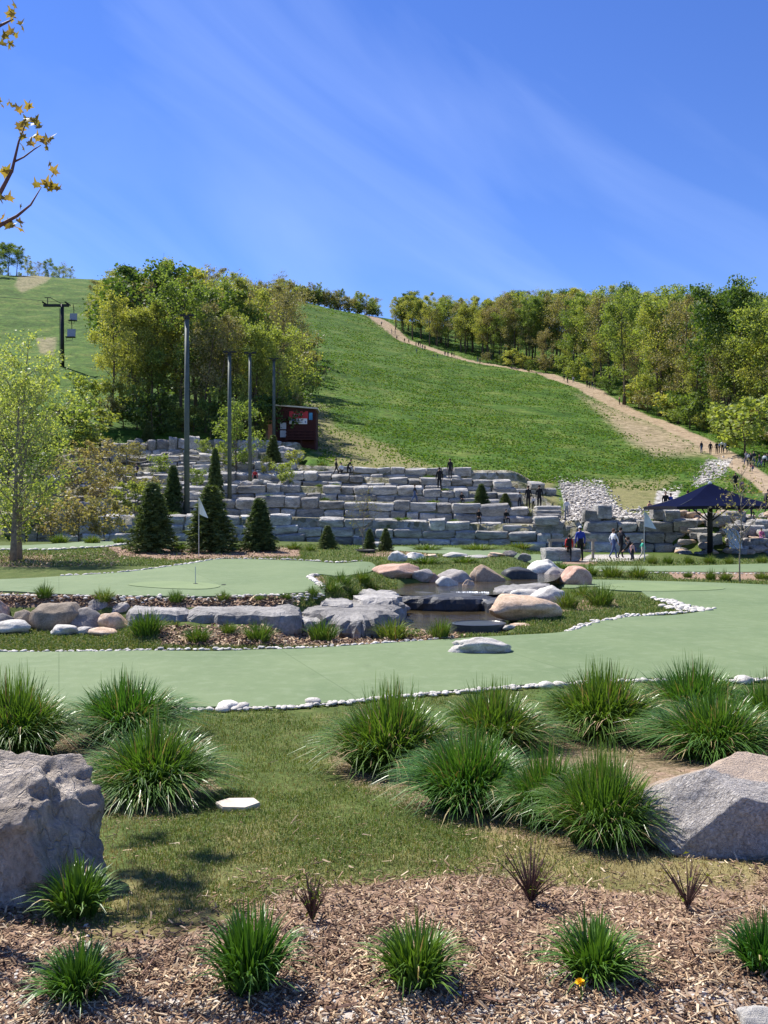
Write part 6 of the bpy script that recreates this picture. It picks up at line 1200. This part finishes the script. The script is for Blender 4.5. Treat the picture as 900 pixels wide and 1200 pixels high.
    bpy.data.objects.remove(ob); n = len(out.polygons); C = np.zeros(n*3); out.polygons.foreach_get('center', C); C = C.reshape(-1, 3); best = np.full(n, 1e9); mi = np.zeros(n, int)
    for (a, b_), c in zip(ed, cat):
        A = np.array(J[a]); B = np.array(J[b_]); AB = B-A; t = np.clip(((C-A)@AB)/(AB@AB), 0, 1); d = np.linalg.norm(C-A-t[:, None]*AB, axis=1); m = d < best; best[m] = d[m]; mi[m] = c
    h1 = np.array(J['hd1']); hair = (np.linalg.norm(C-h1, axis=1) < .16) & ((C[:, 2] > h1[2]+.035) | ((C[:, 1] > h1[1]+.035) & (C[:, 2] > h1[2]-.07))); mi[hair] = 4
    out.materials.clear()
    for _ in range(5): out.materials.append(None)
    out.polygons.foreach_set('material_index', mi.astype(np.int32)); out.polygons.foreach_set('use_smooth', np.ones(n, bool)); return out, J
CLO = {}
def cloth(c):
    c = tuple(c)
    if c not in CLO: CLO[c] = flat_mat('clothing_%d' % len(CLO), c, .85, .15, 12)
    return CLO[c]
SKIN = (.46, .28, .20); POSES = {}
def person(X, Y, rz, h, top, leg, label, group, pose='stand', hair=(.03, .02, .015), cap=None, near=True, z=None, cat='person', shoes=(.04, .04, .04), skin=SKIN, seat=0.0):
    k = (pose, near)
    if k not in POSES: POSES[k] = person_mesh('person', pose, near)
    me, J = POSES[k]; g = gz1(X, Y) if z is None else z; s = h/1.77
    o = obj('person', me, None, (X, Y, g+seat), (0, 0, rz), s, label, 'person', group)
    for sl_, c in zip(o.material_slots, (skin, top, leg, shoes, hair)): sl_.link = 'OBJECT'; sl_.material = cloth(c)
    if near:
        hd = np.array(J['hd1'])
        for sx in (-1, 1): obj('eye', EYE, o, tuple(hd+(sx*.033, -.094, .01)))
        if cap: obj('cap', CAPM, o, tuple(hd+(0, 0, .03)), (0, 0, 0), 1).material_slots[0].link = 'OBJECT'; o.children[-1].material_slots[0].material = cloth(cap)
        else: obj('hair', HAIRM, o, tuple(hd+(0, .008, .012))).material_slots[0].link = 'OBJECT'; o.children[-1].material_slots[0].material = cloth(hair)
    return o
P, T = ico(1); EYE = mesh_np('eye', P*.011, None, T, [cloth((.02, .02, .02))], smooth=True)
P, T = ico(3); c = P.copy(); c = c*np.array([.098, .118, .105]); c[:, 2] = np.maximum(c[:, 2], -.005); HAIRM_ = P*np.array([.094, .114, .10]); fr = (P[:, 1] < -.25) & (P[:, 2] < .35); HAIRM_[fr] *= .72; HAIRM_[:, 2] = np.maximum(HAIRM_[:, 2], -.085)
HAIRM = mesh_np('hair', HAIRM_, None, T, [cloth((.03, .02, .015))], smooth=True)
cm = MB(); cm.add(c, (), T); cm.tube([(0, -.08, .0), (0, -.19, -.012)], [.085, .06], 10); CAPM = cm.mesh('cap', cloth((.6, .6, .6)), True)
PI = math.pi
def at(px, py, ymin=0): return ray(px, py, ymin)
NEAR = 'visitors by the terrace walls'
def pp(px, Y, h, rz, top, leg, lb, pose='stand', z=None, **kw): return person(X_of(px, Y), Y, rz, h, top, leg, lb, NEAR, pose, z=z, **kw)
RD, BL, DK, BK, WH, JN, GY = (.50, .03, .025), (.025, .05, .30), (.02, .022, .03), (.012, .012, .014), (.62, .64, .68), (.05, .08, .18), (.22, .23, .25)
pp(667, 42.0, 1.38, PI-.2, RD, BK, 'child in a red jacket with a black backpack seen from behind', 'walk'); X = X_of(667, 42.0)
o = obj('backpack', MB().box((0, 0, 0), (.26, .14, .38), taper=.85).box((0, .06, -.08), (.2, .08, .2)).mesh('backpack', cloth(BK)), None, (X-.03, 41.83, gz1(X, 42)+.98), (0, 0, -.2), label='black backpack on the child in the red jacket', cat='backpack')
pp(680, 42.6, 1.78, PI+.1, BL, BK, 'adult in a royal blue jacket and white cap seen from behind', cap=WH)
pp(719, 44.5, 1.62, PI/2+.3, WH, JN, 'walker in a pale jacket and blue jeans', 'walk', hair=(.10, .05, .03)); pp(727.5, 45.2, 1.68, PI/2+.6, DK, BK, 'dark-clothed walker just right of the pale jacket', 'walk')
pp(743, 43.6, 1.75, -PI/2-.4, BK, JN, 'dark-clothed adult crouching beside a small child', 'crouch'); pp(741, 43.0, .95, .4, (.6, .35, .32), DK, 'toddler in pale pink held by the crouching adult'); pp(753, 43.8, 1.05, PI/2, (.05, .42, .30), (.45, .42, .36), 'small child in a green top next to the crouching adult', 'walk', hair=(.4, .3, .15))
def on_tier(px, k, off, h, rz, top, leg, lb, pose='stand', **kw):
    Y = float(tier_y(k, X_of(px, TX[k][2, 1])))+off; X = X_of(px, Y); return person(X, Y, rz, h, top, leg, lb, NEAR, pose, z=float(gz1(X, Y)) if off > 0.9 else float(tier_z(k, X)), **kw)
on_tier(609, 1, 1.6, 1.2, PI, GY, DK, 'child in grey standing left of two dark adults on the second terrace'); on_tier(619, 1, 1.4, 1.66, PI+.3, BK, BK, 'left dark-clothed adult on the second terrace near the steps'); on_tier(632, 1, 1.4, 1.72, PI-.4, BK, BK, 'right dark-clothed adult on the second terrace near the steps'); on_tier(625, 1, 1.5, .9, PI, (.55, .5, .5), BK, 'small child between the two dark adults near the steps')
on_tier(561, 0, 1.3, 1.3, 0, BK, BK, 'dark-clothed child sitting on the lowest terrace, left one', 'sit'); on_tier(593, 0, 1.3, 1.3, .3, BK, DK, 'dark-clothed child sitting on the lowest terrace, right one', 'sit')
on_tier(541, 1, 1.4, 1.2, .2, BK, DK, 'dark-clothed child sitting alone on the second terrace', 'sit'); on_tier(515, 2, 1.2, 1.75, PI, BK, BK, 'left one of two dark adults on the third terrace'); on_tier(527.5, 3, 1.2, 1.72, PI+.4, BK, DK, 'right one of two dark adults, a terrace higher'); on_tier(486, 1, 1.5, 1.35, PI/2, DK, JN, 'child in dark blue walking on the second terrace', 'walk')
on_tier(394, 3, 1.4, 1.4, PI/2, DK, BK, 'leftmost of three visitors on the fourth terrace', 'walk'); on_tier(400, 3, 1.3, 1.4, -.3, WH, BK, 'visitor in white between two dark ones on the fourth terrace', 'sit'); on_tier(407.5, 3, 1.6, 1.5, PI/2, BK, BK, 'rightmost of three visitors on the fourth terrace', 'climb')
on_tier(299, 2, 1.3, 1.3, PI, (.40, .03, .03), BK, 'child in a red top on the third terrace below the poles'); on_tier(192, 4, 1.2, 1.3, .5, (.42, .05, .05), DK, 'child in red behind the rope barrier', 'sit'); on_tier(160, 3, 1.2, 1.4, 0, (.05, .04, .09), BK, 'dark-clothed visitor sitting on the fourth terrace left of the wide spruce', 'sit')
pp(664, 55.5, 1.45, PI, (.55, .53, .55), GY, 'pale-clothed child standing behind the right end of the lowest wall'); 
pp(780, 56.5, 1.6, 0, BK, BK, 'dark-clothed visitor behind the right wall under the canopy edge'); pp(786, 57, 1.45, .5, BL, JN, 'child in blue behind the right wall under the canopy'); pp(806, 55.5, 1.7, PI, BK, BK, 'dark-clothed adult standing behind the waterfall pile'); pp(815, 55, 1.1, 0, (.55, .12, .06), JN, 'child in orange-red behind the waterfall pile')
pp(868, 53.5, 1.35, .3, (.60, .10, .06), DK, 'child in bright red on the waterfall pile behind the sapling', 'stand'); pp(880, 53.5, 1.5, PI/2, (.55, .16, .05), DK, 'child in orange bending on the waterfall pile', 'climb'); pp(897, 57.5, 1.75, PI/2+.5, BK, BK, 'dark-clothed adult climbing at the right edge', 'climb'); pp(892, 51.4, 1.2, .2, (.65, .16, .30), (.30, .14, .28), 'child in pink sitting on the right end of the waterfall pile', 'sit')
pp(761, 57.5, 1.2, .2, (.58, .30, .22), (.6, .55, .5), 'child in pale orange sitting behind the right wall near the pale flag', 'sit')
# walkers on the trail
FAR = [(862, 576, 1.75, BK, 'adult in black leading a child at the foot of the trail'), (870, 578, 1.15, (.12, .06, .16), 'child in purple at the foot of the trail')]
for px, py, h, c, lb in FAR: X, Y, g = ray(px, py, 56); person(X, Y, PI*.9, h, c, BK, lb, 'walkers on the dirt trail', 'walk', near=False)
TW = [(822, 531, 1.6, DK), (832.5, 533, 1.7, BK), (840, 532, 1.6, BK), (843, 531, 1.5, (.15, .2, .45)), (846.5, 531, 1.7, WH), (850, 530, 1.6, (.3, .35, .45)), (853, 531, 1.7, BK), (874.5, 545, 1.7, GY), (877.5, 546, 1.6, (.5, .5, .5)), (880, 547, 1.75, BK), (882, 553, 1.4, (.35, .08, .12)), (883.5, 546, 1.8, DK), (890, 548, 1.6, BK), (896, 548, 1.65, WH), (899, 547, 1.6, DK), (893, 547, 1.2, (.2, .1, .3)),
      (661, 447, 1.8, BK), (665, 449, 1.8, BK), (672, 449, 1.8, (.5, .5, .55)), (688, 454, 1.9, BK), (691, 455, 1.8, DK), (694, 455, 1.9, BK), (697, 456, 1.9, BK), (726, 474, 1.8, (.35, .18, .12)),
      (429, 372, 1.8, BK), (432.5, 373, 1.7, DK), (447, 382, 1.8, GY), (459, 391, 1.9, BK), (463, 392, 1.9, BK), (465, 399, 1.8, DK), (474, 402, 1.8, BK), (479, 403, 1.8, DK), (487.5, 407, 1.9, BK), (490.5, 407, 1.9, BK), (492.5, 407, 1.8, (.3, .1, .1)), (495, 410, 1.9, BK), (498, 411, 1.8, DK), (508, 418, 1.3, BK), (513, 418.5, 1.3, BK), (488, 414, 1.6, GY), (521.5, 418, 1.9, BK), (525, 418, 1.9, BK), (529.5, 419, 1.9, BK), (532, 419, 1.8, DK), (560, 425, 2.0, BK), (562.5, 426, 1.9, (.4, .15, .12)), (599, 433, 1.4, BK), (603.5, 433, 1.4, BK)]
TW.sort(key=lambda t: -t[1])
for i, (px, py, h, c) in enumerate(TW):
    X, Y, g = ray(px, py, 80); leg = BK if R.random() < .6 else JN
    col = 'dark' if max(c) < .1 else ('pale' if min(c) > .25 else 'coloured')
    person(X, Y, R.uniform(PI*.6, PI*1.4), h, c, leg, 'tiny walker in %s clothes, %s counted up the dirt trail' % (col, ordinal(i+1)), 'walkers on the dirt trail', R.choice(['walk', 'stand', 'walk']) if h > 1.45 else 'sit', near=False)
